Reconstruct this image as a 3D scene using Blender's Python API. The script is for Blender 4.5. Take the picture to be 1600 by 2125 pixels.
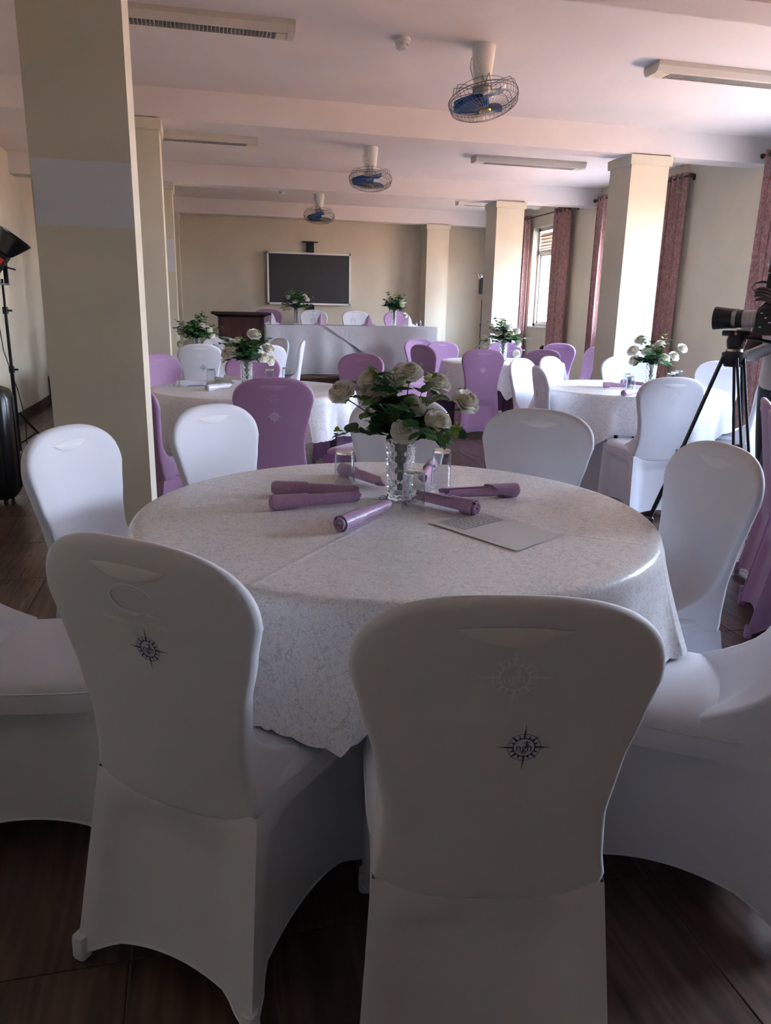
import bpy, math, random
from mathutils import Vector, Matrix
PI = math.pi
S = bpy.context.scene
C = S.collection
for o in list(bpy.data.objects):
    bpy.data.objects.remove(o)

# ------------------------------------------------------------------ camera
H = 1.30                                   # lens height
YAW, PITCH, ROLL, FPX = math.radians(13.79), math.radians(14.91), math.radians(1.152), 1567.0
fw = Vector((math.sin(YAW)*math.cos(PITCH), math.cos(YAW)*math.cos(PITCH), -math.sin(PITCH)))
r0 = Vector((math.cos(YAW), -math.sin(YAW), 0)); u0 = r0.cross(fw)
rt = math.cos(ROLL)*r0 + math.sin(ROLL)*u0
up = -math.sin(ROLL)*r0 + math.cos(ROLL)*u0
cd = bpy.data.cameras.new('camera'); cam = bpy.data.objects.new('camera', cd); C.objects.link(cam)
cd.sensor_fit = 'HORIZONTAL'; cd.sensor_width = 36; cd.lens = 36*FPX/1600; cd.clip_start = .05
M = Matrix((rt, up, -fw)).transposed().to_4x4(); M.translation = (0, 0, H); cam.matrix_world = M
S.camera = cam
def ray(x, y): return fw + (x-800)/FPX*rt - (y-1062.5)/FPX*up
def at_z(x, y, z): d = ray(x, y); return Vector((0, 0, H)) + d*((z-H)/d.z)
def at_y(x, y, Y): d = ray(x, y); return Vector((0, 0, H)) + d*(Y/d.y)
def at_x(x, y, X): d = ray(x, y); return Vector((0, 0, H)) + d*(X/d.x)

# ------------------------------------------------------------------ world, sun, exposure
S.view_settings.view_transform = 'Standard'; S.view_settings.look = 'None'
S.view_settings.gamma = 1; S.view_settings.use_curve_mapping = False
S.view_settings.exposure = 3.05
SKY = 9.0
w = bpy.data.worlds.new('sky'); S.world = w; w.use_nodes = True
nt = w.node_tree; bg = nt.nodes['Background']
tc = nt.nodes.new('ShaderNodeTexCoord'); sx = nt.nodes.new('ShaderNodeSeparateXYZ'); cr = nt.nodes.new('ShaderNodeValToRGB')
nt.links.new(tc.outputs['Generated'], sx.inputs[0]); nt.links.new(sx.outputs['Z'], cr.inputs[0]); nt.links.new(cr.outputs[0], bg.inputs[0])
cr.color_ramp.elements[0].color = (.74, .83, 1.0, 1); cr.color_ramp.elements[0].position = 0
cr.color_ramp.elements[1].color = (.46, .65, 1.0, 1); cr.color_ramp.elements[1].position = .8
bg.inputs['Strength'].default_value = SKY
sd = bpy.data.lights.new('sun', 'SUN'); sd.energy = 10; sd.color = (1, .94, .86); sd.angle = .01
sun = bpy.data.objects.new('sun', sd); C.objects.link(sun)
sun.rotation_euler = Vector((.62, .25, -1)).to_track_quat('-Z', 'Y').to_euler()

# ------------------------------------------------------------------ materials
MATS = {}
class N:
    """small node helper"""
    def __init__(s, name):
        s.m = bpy.data.materials.new(name); s.m.use_nodes = True; s.t = s.m.node_tree
        s.b = s.t.nodes['Principled BSDF']; s.out = s.t.nodes['Material Output']; MATS[name] = s.m
    def n(s, typ, **kw):
        n = s.t.nodes.new('ShaderNode'+typ)
        for k, v in kw.items():
            if k.startswith('i_'): n.inputs[k[2:].replace('_', ' ')].default_value = v
            else: setattr(n, k, v)
        return n
    def l(s, a, b): s.t.links.new(a, b)
    def set(s, **kw):
        for k, v in kw.items():
            k = k.replace('_', ' ')
            s.b.inputs[k].default_value = (*v, 1) if isinstance(v, tuple) and len(v) == 3 else v
        return s
    def coord(s, out='Object', scale=(1, 1, 1), rot=(0, 0, 0)):
        c = s.n('TexCoord'); m = s.n('Mapping'); s.l(c.outputs[out], m.inputs[0])
        m.inputs['Scale'].default_value = scale; m.inputs['Rotation'].default_value = rot
        return m.outputs[0]
    def noise(s, vec, scale, detail=4, rough=.5, dist=0):
        n = s.n('TexNoise'); s.l(vec, n.inputs['Vector']); n.inputs['Scale'].default_value = scale
        n.inputs['Detail'].default_value = detail; n.inputs['Roughness'].default_value = rough; n.inputs['Distortion'].default_value = dist
        return n.outputs['Fac']
    def ramp(s, fac, stops):
        r = s.n('ValToRGB'); s.l(fac, r.inputs[0]); e = r.color_ramp.elements
        while len(e) < len(stops): e.new(.5)
        for q, (p, c) in zip(e, stops):
            q.position = p; q.color = (*c, 1) if isinstance(c, tuple) else (c, c, c, 1)
        return r.outputs[0]
    def math(s, op, a, b=None):
        n = s.n('Math', operation=op)
        for i, v in enumerate((a, b)):
            if v is None: continue
            if isinstance(v, (int, float)): n.inputs[i].default_value = v
            else: s.l(v, n.inputs[i])
        return n.outputs[0]
    def bump(s, h, strength=.2, dist=.01):
        n = s.n('Bump'); s.l(h, n.inputs['Height']); n.inputs['Strength'].default_value = strength; n.inputs['Distance'].default_value = dist
        s.l(n.outputs[0], s.b.inputs['Normal'])
def plain(name, col, rough=.6, metal=0, **kw):
    return N(name).set(Base_Color=col, Roughness=rough, Metallic=metal, **kw)
def paint(name, col, var=.05, rough=.6):
    m = N(name); v = m.coord('Object')
    n = m.noise(v, 2.2, 5)
    m.l(m.ramp(n, [(.3, tuple(c*(1-var) for c in col)), (.7, tuple(min(1, c*(1+var)) for c in col))]), m.b.inputs['Base Color'])
    m.set(Roughness=rough); m.bump(m.noise(v, 60, 3), .05, .004)
paint('cream_paint', (.64, .585, .455)); paint('white_patch', (.66, .66, .68)); paint('ceiling_paint', (.74, .68, .665), .03, .75)
paint('tan_paint', (.58, .52, .40))
def floor_mat():
    m = N('wood_tile')
    oi = m.n('ObjectInfo'); c = m.n('TexCoord'); mp = m.n('Mapping')
    cb = m.n('CombineXYZ'); r = m.math('MULTIPLY', oi.outputs['Random'], 37.0); m.l(r, cb.inputs[0]); m.l(r, cb.inputs[1])
    ad = m.n('VectorMath', operation='ADD'); m.l(c.outputs['Object'], ad.inputs[0]); m.l(cb.outputs[0], ad.inputs[1])
    m.l(ad.outputs[0], mp.inputs[0]); mp.inputs['Scale'].default_value = (1, .12, 1)
    n1 = m.noise(mp.outputs[0], 9, 8, .62, 1.6)
    wv = m.n('TexWave', wave_type='BANDS', bands_direction='X'); m.l(mp.outputs[0], wv.inputs[0])
    wv.inputs['Scale'].default_value = 6; wv.inputs['Distortion'].default_value = 14; wv.inputs['Detail'].default_value = 5; wv.inputs['Detail Scale'].default_value = 1.3
    mx = m.math('ADD', m.math('MULTIPLY', n1, .86), m.math('MULTIPLY', wv.outputs['Fac'], .14))
    m.l(m.ramp(mx, [(.28, (.030, .016, .011)), (.48, (.085, .048, .036)), (.72, (.165, .100, .076))]), m.b.inputs['Base Color'])
    m.l(m.ramp(mx, [(.3, .38), (.7, .27)]), m.b.inputs['Roughness']); m.bump(mx, .12, .004)
floor_mat()
plain('grout', (.26, .19, .14), .8)
def fabric(name, col, rough=.55):
    m = N(name); v = m.coord('Object')
    n = m.noise(v, 5, 3)
    m.l(m.ramp(n, [(.3, tuple(c*.96 for c in col)), (.7, col)]), m.b.inputs['Base Color'])
    m.set(Roughness=rough, Sheen_Weight=.25, Sheen_Roughness=.4); m.b.inputs['Specular IOR Level'].default_value = .3
    m.bump(m.noise(v, 900, 2), .06, .001)
fabric('white_spandex', (.76, .77, .83)); fabric('purple_spandex', (.385, .215, .375))
fabric('white_painted_glow', (.87, .87, .90)); fabric('purple_painted_glow', (.45, .265, .44))  # paler grip fabric; light showing through the grip is put into its colour
plain('navy_print', (.045, .028, .17), .7); plain('white_print', (.74, .62, .72), .7)
plain('pale_print', (.90, .90, .92), .7); plain('rose_print', (.47, .27, .50), .7)
def damask(name, c1, c2, scale=1.0):
    m = N(name); v = m.coord('Object')
    a = m.noise(v, 36*scale, 1, .5, 1.3); b = m.noise(v, 60*scale, 1, .5, 1.6)
    la = m.math('LESS_THAN', m.math('ABSOLUTE', m.math('SUBTRACT', a, .5)), .019)
    lb = m.math('LESS_THAN', m.math('ABSOLUTE', m.math('SUBTRACT', b, .47)), .019)
    mask = m.math('MAXIMUM', la, lb)
    m.l(m.ramp(mask, [(0, c1), (1, c2)]), m.b.inputs['Base Color'])
    m.l(m.ramp(mask, [(0, .32), (1, .60)]), m.b.inputs['Roughness'])
    m.b.inputs['Specular IOR Level'].default_value = .65
    # ironed fold creases and loose wrinkles as fine relief
    sp = m.n('SeparateXYZ'); m.l(v, sp.inputs[0])
    cre = m.math('MAXIMUM', m.math('SUBTRACT', 1, m.math('MULTIPLY', m.math('ABSOLUTE', sp.outputs[0]), 90)), m.math('SUBTRACT', 1, m.math('MULTIPLY', m.math('ABSOLUTE', sp.outputs[1]), 90)))
    h = m.math('ADD', m.math('MULTIPLY', m.math('MAXIMUM', cre, 0), .35), m.math('MULTIPLY', m.noise(v, 7, 3, .5, 1), .9))
    m.bump(m.math('ADD', h, m.math('MULTIPLY', mask, -.05)), .35, .012)
damask('white_damask', (.86, .86, .87), (.66, .66, .69))
damask('purple_damask', (.50, .30, .50), (.60, .42, .60), 2.0)
damask('napkin_white', (.78, .77, .84), (.68, .67, .75), 2.0)
damask('silver_satin', (.66, .65, .68), (.60, .59, .63), .8)
def curtain_mat():
    m = N('curtain_cloth'); v = m.coord('Object', (1, 1, .35))
    a = m.noise(v, 70, 4, .7, 1)
    m.l(m.ramp(a, [(.35, (.22, .105, .095)), (.52, (.36, .19, .175)), (.68, (.55, .37, .34))]), m.b.inputs['Base Color'])
    m.set(Roughness=.8, Sheen_Weight=.3); m.bump(a, .1, .003)
curtain_mat()
def thin_glass(name, tint=(1, 1, 1), fr=.6):
    m = N(name); t = m.n('BsdfTransparent'); t.inputs[0].default_value = (*tint, 1); g = m.n('BsdfGlossy'); g.inputs['Roughness'].default_value = .02
    f = m.n('LayerWeight'); f.inputs['Blend'].default_value = .5; fac = m.math('ADD', m.math('MULTIPLY', m.math('POWER', f.outputs['Facing'], 2.6), fr), .03); x = m.n('MixShader'); m.l(fac, x.inputs[0]); m.l(t.outputs[0], x.inputs[1]); m.l(g.outputs[0], x.inputs[2]); m.l(x.outputs[0], m.out.inputs[0])
thin_glass('window_glass', (.97, .98, .98), .5); thin_glass('tumbler_glass', (.94, .95, .955), .95)
N('crystal').set(Base_Color=(.96, .97, .98), Roughness=.03, Transmission_Weight=.92, IOR=1.45)
plain('black_plastic', (.012, .012, .013), .45); plain('black_metal', (.02, .02, .021), .35, .6); plain('black_satin', (.010, .010, .012), .28)
plain('grey_lens', (.46, .44, .41), .45); plain('red_plastic', (.55, .02, .03), .4); plain('chrome', (.7, .7, .7), .2, 1)
plain('white_plastic', (.74, .73, .70), .4); plain('cream_plastic', (.66, .58, .42), .5); plain('fixture_white', (.62, .57, .51), .5)
plain('louvre_metal', (.62, .60, .57), .35, .2); plain('wire_grey', (.20, .19, .19), .4, .7); plain('fan_blue', (.012, .09, .30), .25)
plain('gold', (.75, .50, .08), .25, 1); plain('screen_glass', (.028, .028, .030), .33); plain('tv_white', (.78, .77, .74), .4)
plain('alu', (.62, .60, .56), .4, .3); plain('rod_metal', (.09, .06, .045), .35, .7)
def wood(name, c1, c2, sc=(1, 1, .1), rough=.35):
    m = N(name); v = m.coord('Object', sc); n = m.noise(v, 14, 6, .6, 1.5)
    m.l(m.ramp(n, [(.3, c1), (.7, c2)]), m.b.inputs['Base Color']); m.set(Roughness=rough)
wood('dark_wood', (.010, .005, .004), (.035, .012, .009)); wood('red_wood', (.030, .007, .005), (.075, .016, .012))
wood('louvre_wood', (.20, .10, .04), (.34, .19, .09), (1, .2, 1), .5); wood('stage_wood', (.045, .022, .015), (.10, .052, .036), (.15, 1, 1)); wood('stage_top', (.16, .10, .07), (.26, .17, .12), (.15, 1, 1))
plain('base_tile', (.075, .048, .036), .35)
plain('leaf_dark', (.028, .105, .040), .42); plain('leaf_mid', (.065, .19, .045), .45); plain('leaf_lime', (.30, .40, .04), .5); plain('stem_green', (.020, .055, .018), .5)
def petal_mat():
    m = N('petal'); m.set(Roughness=.65, Base_Color=(.84, .82, .76)); m.b.inputs['Subsurface Weight'].default_value = .15; m.b.inputs['Subsurface Radius'].default_value = (.01, .009, .007)
petal_mat(); plain('petal_core', (.78, .70, .52), .7)
plain('paper', (.74, .73, .73), .6); plain('ink', (.14, .14, .16), .7)
plain('skin', (.060, .027, .018), .45); plain('hair', (.006, .005, .005), .8); plain('eye_white', (.6, .58, .55), .3)
fabric('shirt_cloth', (.52, .47, .43), .8); fabric('trouser_cloth', (.012, .012, .014), .8); plain('shoe_leather', (.05, .022, .014), .4)
plain('earth', (.52, .42, .35), .9); plain('yard_wall', (.72, .40, .22), .9); plain('yard_white', (.8, .78, .8), .8); plain('roof_sheet', (.45, .28, .27), .7)

# ------------------------------------------------------------------ mesh helpers
class MB:
    def __init__(s): s.v = []; s.f = []; s.mi = []
    def add(s, vs, fs, mi=0):
        k = len(s.v); s.v += [tuple(p) for p in vs]; s.f += [tuple(i+k for i in f) for f in fs]; s.mi += [mi]*len(fs); return s
    def box(s, a, b, mi=0, M=None):
        (x0, y0, z0), (x1, y1, z1) = a, b
        vs = [(x0, y0, z0), (x1, y0, z0), (x1, y1, z0), (x0, y1, z0), (x0, y0, z1), (x1, y0, z1), (x1, y1, z1), (x0, y1, z1)]
        if M is not None: vs = [M @ Vector(p) for p in vs]
        return s.add(vs, [(0, 3, 2, 1), (4, 5, 6, 7), (0, 1, 5, 4), (1, 2, 6, 5), (2, 3, 7, 6), (3, 0, 4, 7)], mi)
    def rbox(s, a, b, r=.01, mi=0, M=None):
        """box with chamfered edges"""
        (x0, y0, z0), (x1, y1, z1) = a, b
        cx, cy, cz = (x0+x1)/2, (y0+y1)/2, (z0+z1)/2; hx, hy, hz = (x1-x0)/2, (y1-y0)/2, (z1-z0)/2; r = min(r, hx*.9, hy*.9, hz*.9)
        q = r*.3
        loops = []
        for z, i in ((-hz, r), (-hz+q, q), (-hz+r, 0), (hz-r, 0), (hz-q, q), (hz, r)):
            c = []
            for sx_, sy_, st in ((1, 1, 0), (-1, 1, 1), (-1, -1, 2), (1, -1, 3)):
                for k in range(4):
                    an = st*PI/2 + k*PI/6; c.append((cx+sx_*(hx-r)+(r-i)*math.cos(an), cy+sy_*(hy-r)+(r-i)*math.sin(an), cz+z))
            loops.append(c)
        return s.loft(loops, mi=mi, M=M)
    def loft(s, loops, close=True, caps=True, mi=0, M=None):
        n = len(loops[0]); vs = [p for l in loops for p in l]
        if M is not None: vs = [M @ Vector(p) for p in vs]
        fs = []
        for i in range(len(loops)-1):
            for j in range(n if close else n-1):
                a, b = i*n+j, i*n+(j+1) % n; fs.append((a, b, b+n, a+n))
        if caps and close: fs.append(tuple(range(n-1, -1, -1))); fs.append(tuple((len(loops)-1)*n+j for j in range(n)))
        return s.add(vs, fs, mi)
    def lathe(s, prof, n=24, M=None, mi=0, caps=True):
        return s.loft([[(r*math.cos(2*PI*j/n), r*math.sin(2*PI*j/n), z) for j in range(n)] for r, z in prof], caps=caps, mi=mi, M=M)
    def tube(s, pts, r, n=8, mi=0, closed=False):
        pts = [Vector(p) for p in pts]; loops = []; m = len(pts)
        prev = None
        for i, p in enumerate(pts):
            if closed: d = pts[(i+1) % m]-pts[i-1]
            else: d = pts[min(i+1, m-1)]-pts[max(i-1, 0)]
            d.normalize()
            if prev is None: prev = Vector((0, 0, 1)) if abs(d.z) < .9 else Vector((1, 0, 0))
            a = (prev - d*prev.dot(d)).normalized(); prev = a; b = d.cross(a)
            rr = r[i] if isinstance(r, (list, tuple)) else r
            loops.append([p+a*rr*math.cos(2*PI*j/n)+b*rr*math.sin(2*PI*j/n) for j in range(n)])
        if closed: loops.append(loops[0]); return s.loft(loops, caps=False, mi=mi)
        return s.loft(loops, mi=mi)
    def grid(s, fn, nu, nv, mi=0, closed_u=False):
        vs = [fn(i/nu, j/nv) for j in range(nv+1) for i in range(nu + (0 if closed_u else 1))]
        w = nu if closed_u else nu+1
        fs = [(j*w+i, j*w+(i+1) % w, (j+1)*w+(i+1) % w, (j+1)*w+i) for j in range(nv) for i in range(nu)]
        return s.add(vs, fs, mi)
    def mesh(s, name, mats, smooth=40):
        me = bpy.data.meshes.new(name); me.from_pydata(s.v, [], s.f)
        for m in ([mats] if isinstance(mats, str) else mats): me.materials.append(MATS[m])
        if any(s.mi): me.polygons.foreach_set('material_index', s.mi)
        if smooth:
            me.polygons.foreach_set('use_smooth', [True]*len(me.polygons)); me.set_sharp_from_angle(angle=math.radians(smooth))
        me.update(); return me
def link(name, me, parent=None, loc=None, rot=None, scale=None):
    o = bpy.data.objects.new(name, me); C.objects.link(o)
    if parent: o.parent = parent
    if loc is not None: o.location = loc
    if rot is not None: o.rotation_euler = rot
    if scale is not None: o.scale = (scale,)*3 if isinstance(scale, (int, float)) else scale
    return o
def obj(name, mb, mats, parent=None, smooth=40, **kw): return link(name, mb.mesh(name, mats, smooth), parent, **kw)
def tag(o, label, cat, group=None, kind=None):
    o['label'] = label; o['category'] = cat
    if group: o['group'] = group
    if kind: o['kind'] = kind
    return o
def thing(name, label, cat, loc=(0, 0, 0), rz=0, group=None):
    o = link(name, None, None, loc, (0, 0, rz)); o.empty_display_size = .1
    return tag(o, label, cat, group)
def struct(name, mb, mats, label, cat, parent=None, smooth=0, **kw):
    o = obj(name, mb, mats, parent, smooth, **kw); o['kind'] = 'structure'
    if parent is None: o['label'] = label; o['category'] = cat
    return o
def R(x): return math.radians(x)

# ------------------------------------------------------------------ room shell
XL, XR, YB, YF = -2.01, 5.36, 13.30, -6.5
ZB, ZC = 2.72, 2.944
ROWS = [3.49, 6.74, 9.96, 12.93]
fl = struct('floor', MB().box((XL-.2, YF-.2, -.2), (XR+.2, YB+.2, -.004)), 'grout', 'dark wood-look tiled floor of the function hall', 'floor')
TX, TY = .59, .613
tile = MB(); g = .0020
tile.loft([[(x, y, z) for x, y in ((i, i), (TX-i, i), (TX-i, TY-i), (i, TY-i))] for z, i in ((-.0045, g), (-.001, g), (0, g+.001))])
tme = tile.mesh('tile', 'wood_tile', 0)
x0 = -.19 - 4*TX; k = 0
ny = 0
for j in range(19):
    for i in range(14):
        x, y = x0 + i*TX, 1.345 - 2*TY + j*TY
        a, b = max(x, XL), min(x+TX, XR)
        if b-a < .03: continue
        link('tile', tme, fl, (a, y, 0), None, ((b-a)/TX, 1, 1))
ce = struct('ceiling', MB().box((XL-.2, YF-.2, ZC), (XR+.2, YB+.2, ZC+.25)), 'ceiling_paint', 'pinkish white plastered ceiling slab between the beams', 'ceiling')
struct('wall_left', MB().box((XL-.2, YF-.2, 0), (XL, YB+.2, ZC)), 'cream_paint', 'cream painted long wall behind the red-backed studio light', 'wall')
struct('wall_back', MB().box((XL-.2, YB, 0), (XR+.2, YB+.2, ZC)), 'tan_paint', 'olive cream end wall behind the big screen', 'wall')
struct('wall_front', MB().box((XL-.2, YF-.2, 0), (XR+.2, YF, ZC)), 'cream_paint', 'cream wall closing the hall behind the viewer', 'wall')
WIN = [(11.02, 12.12), (8.25, 9.62), (4.55, 6.30), (1.75, 3.20)]  # last opening is an added unseen window that brightens the nearest table
WZ0, WZ1 = 1.10, 2.64
wr = MB(); ys = [YF-.2]
for a, b in sorted(WIN): ys += [a, b]
ys.append(YB+.2); T = .22
for i in range(0, len(ys), 2): wr.box((XR, ys[i], 0), (XR+T, ys[i+1], ZC))
for a, b in WIN: wr.box((XR, a, 0), (XR+T, b, WZ0)); wr.box((XR, a, WZ1), (XR+T, b, ZC))
struct('wall_right', wr, 'cream_paint', 'cream painted window wall hung with mauve curtains', 'wall')
for n, (a, b) in (('left', ((XL, YF, 0), (XL+.014, 11.1, .11))), ('right', ((XR-.014, YF, 0), (XR, 11.1, .11)))):
    struct('baseboard_'+n, MB().box(a, b), 'base_tile', f'dark brown tiled skirting along the {"studio light" if n=="left" else "window"} wall', 'baseboard')
struct('baseboard_back', MB().box((XL, YB-.014, .36), (XR, YB, .50)), 'base_tile', 'dark skirting strip along the stage end wall', 'baseboard')
for i, y in enumerate(ROWS):
    bm = struct('ceiling_beam', MB().box((XL, y, ZB), (XR, y+.24, ZC)), 'ceiling_paint',
        ['ceiling beam carried by the column with the biggest white patch', 'ceiling beam over the window-side column beside the white chairs', 'ceiling beam over the column beside the louvred window', 'ceiling beam running along the stage end wall'][i], 'beam')
CW = .385
def column(x, y, label, patch=None, cap=True):
    c = struct('column', MB().box((x, y, 0), (x+CW, y+CW, ZB+.01)), 'cream_paint', label, 'column')
    if cap:
        o = obj('column_cap', MB().loft([[(x-e, y-e, z), (x+CW+e, y-e, z), (x+CW+e, y+CW+e, z), (x-e, y+CW+e, z)] for z, e in ((ZB-.085, .0), (ZB-.08, .018), (ZB-.0005, .022))]), 'cream_paint', c, 0)
    if patch:
        for z0, z1 in [patch]:
            obj('paint_patch', MB().box((x+.006, y-.0025, z0), (x+CW-.002, y, z1)), 'white_patch', c, 0)['label'] = 'pale grey-white painted patch'
    return c
CL = -.24-CW
column(CL, ROWS[0], 'thick cream column with a large white patch beside the black case', (1.61, 1.86))
column(CL, ROWS[1], 'cream column behind the large patched column, no patch in view')
column(CL, ROWS[2], 'cream column with a small white patch by the bushy left bouquet', (1.71, 2.08))
column(CL, ROWS[3], 'cream column standing against the end wall left of the screen')
column(3.90, ROWS[1], 'bright cream column behind the white-chaired table near the tripod')
column(3.87, ROWS[2], 'cream column with a narrow white patch beside the louvred window', (1.475, 1.67))
column(3.80, ROWS[3], 'cream column at the stage end beside the head table')

# stage
zs = .36
struct('stage_platform', MB().box((XL, 11.13, 0), (XR, YB, zs-.035)), 'stage_wood', 'low brown wooden stage under the head table', 'stage')
struct('trim_1', MB().box((XL, 11.10, zs-.035), (XR, YB, zs)), 'stage_top', 'lighter brown top board of the stage', 'stage top')

# windows
def window(i, a, b):
    root = link(f'window_{i+1}', None, None, (XR+.10, a, WZ0)); root['kind'] = 'structure'
    root['label'] = ['white framed window with brown louvres beyond the far curtains', 'window partly hidden behind the bright cream column', 'window beside the video camera operator', 'added unseen window lighting the nearest table'][i]; root['category'] = 'window'
    W, Hh = b-a, WZ1-WZ0; zl = Hh-.40; fwd = .05
    m = MB()
    for p, q in (((0, 0, 0), (.06, W, .05)), ((0, 0, Hh-.05), (.06, W, Hh)), ((0, 0, 0), (.06, .05, Hh)), ((0, W-.05, 0), (.06, W, Hh)), ((0, 0, zl), (.06, W, zl+.06))): m.box(p, q)
    obj('window_frame', m, 'alu', root, 0)
    for k in range(2):
        y0, y1 = .05+k*(W-.1)/2, .05+(k+1)*(W-.1)/2
        m = MB(); x = .012+.02*k
        for p, q in (((x, y0, .05), (x+.02, y1, .085)), ((x, y0, zl-.035), (x+.02, y1, zl)), ((x, y0, .05), (x+.02, y0+.035, zl)), ((x, y1-.035, .05), (x+.02, y1, zl))): m.box(p, q)
        sash = obj('sash', m, 'alu', root, 0)
        obj('pane', MB().box((x+.008, y0+.035, .085), (x+.012, y1-.035, zl-.035)), 'window_glass', sash, 0)
    for k in range(5):
        z = zl+.072+k*.050
        obj('louvre_slat', MB().add([(.005, .05, z), (.005, W-.05, z), (.055, W-.05, z+.058), (.055, .05, z+.058), (.005, .05, z-.010), (.005, W-.05, z-.010), (.055, W-.05, z+.048), (.055, .05, z+.048)], [(0, 1, 2, 3), (7, 6, 5, 4), (0, 4, 5, 1), (2, 6, 7, 3), (1, 5, 6, 2), (3, 7, 4, 0)]), 'louvre_wood', root, 0)
    obj('window_sill', MB().box((-.125, -.01, -.035), (.12, W+.01, 0)), 'cream_paint', root, 0)
    pl = bpy.data.lights.new('window_portal', 'AREA'); pl.shape = 'RECTANGLE'; pl.size = W; pl.size_y = Hh; pl.cycles.is_portal = True
    po = link('window_portal', pl, None, (XR+.23, (a+b)/2, (WZ0+WZ1)/2)); po.rotation_euler = Vector((-1, 0, 0)).to_track_quat('-Z', 'Z').to_euler()
    # portal size axes: X of the light must run along Y of the room
    po.matrix_world = Matrix(((0, 0, 1, XR+.23), (1, 0, 0, (a+b)/2), (0, 1, 0, (WZ0+WZ1)/2), (0, 0, 0, 1)))
for i, (a, b) in enumerate(WIN): window(i, a, b)

# yard outside
struct('ground', MB().box((XR+.22, -25, -.4), (60, 45, -.3)), 'earth', 'sunlit reddish earth yard outside the windows', 'ground')
yw = MB().box((9.2, -20, -.3), (9.4, 40, 1.70))
yo = struct('yard_wall', yw, 'yard_wall', 'orange boundary wall seen through the louvred window', 'wall')
obj('coping', MB().box((9.12, -20, 1.70), (9.48, 40, 1.93)), 'yard_white', yo, 0); obj('roof_edge', MB().box((9.3, -20, 1.93), (10.2, 40, 1.99)), 'roof_sheet', yo, 0)

# ------------------------------------------------------------------ curtains
def curtain(name, y0, y1, label, z0=.06, z1=2.83, seed=0, folds=5, x=XR-.10):
    rnd = random.Random(seed); W = y1-y0; ph = rnd.random()*6
    root = thing(name, label, 'curtain', (x, y0, 0), 0, 'mauve curtains on the window wall')
    def fn(u, v):
        a = 2*PI*folds*u+ph; z = z1+(z0-z1)*v; am = .032+.008*v
        return (am*math.sin(a)+.006*math.sin(2.3*a+v*3), u*W+.012*math.sin(a*2)+(.02*math.sin(v*5+ph))*(u-.5), z)
    m = MB().grid(fn, folds*14, 16); n = len(m.v)
    m.grid(lambda u, v: tuple(Vector(fn(u, v))+Vector((.004, 0, 0))), folds*14, 16)
    obj('cloth', m, 'curtain_cloth', root, 80)
    for k in range(folds):
        u = (k+.5)/folds
        obj('eyelet_ring', MB().tube([(.0, u*W+.0, z1-.045)]*0 or [(.036*math.cos(t), u*W, z1-.045+.026*math.sin(t)) for t in [2*PI*q/12 for q in range(12)]], .005, 6, closed=True), 'rod_metal', root)
    return root
def rod(y0, y1, label, z=2.785):
    root = thing('curtain_rod', label, 'curtain rod', (XR-.10, y0, z), 0, 'curtain rods on the window wall')
    obj('pole', MB().tube([(0, 0, 0), (0, y1-y0, 0)], .011, 10), 'rod_metal', root)
    for yy, s in ((0, -1), (y1-y0, 1)):
        obj('finial', MB().lathe([(.002, -.0), (.02, .005), (.026, .025), (.02, .045), (.004, .055)], 12, Matrix.Translation((0, yy, 0)) @ Matrix.Rotation(-s*PI/2, 4, 'X')), 'rod_metal', root)
        obj('bracket', MB().box((-.006, yy-s*.06-.006, -.006), (.10, yy-s*.06+.006, .006)).box((.092, yy-s*.06-.02, -.03), (.10, yy-s*.06+.02, .03)), 'rod_metal', root, 0)
curtain('curtain', 12.10, 12.42, 'mauve curtain hanging on the stage side of the louvred window', seed=1, folds=3)
curtain('curtain', 10.62, 11.14, 'mauve curtain hanging on the near side of the louvred window', seed=2, folds=4)
curtain('curtain', 9.62, 9.86, 'narrow mauve curtain between the bright column and the louvred window', seed=3, folds=3)
curtain('curtain', 7.92, 8.42, 'wide mauve curtain beside the bright cream column', seed=4, folds=5)
curtain('curtain', 4.16, 4.58, 'mauve curtain at the end of the operator window away from the stage', seed=6, folds=4)
curtain('curtain', 6.24, 6.66, 'mauve curtain behind the video camera operator', seed=5, folds=4)
rod(10.55, 12.50, 'dark curtain rod above the louvred window'); rod(7.86, 9.92, 'dark curtain rod passing behind the bright cream column'); rod(4.08, 6.72, 'dark curtain rod above the operator window')

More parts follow.
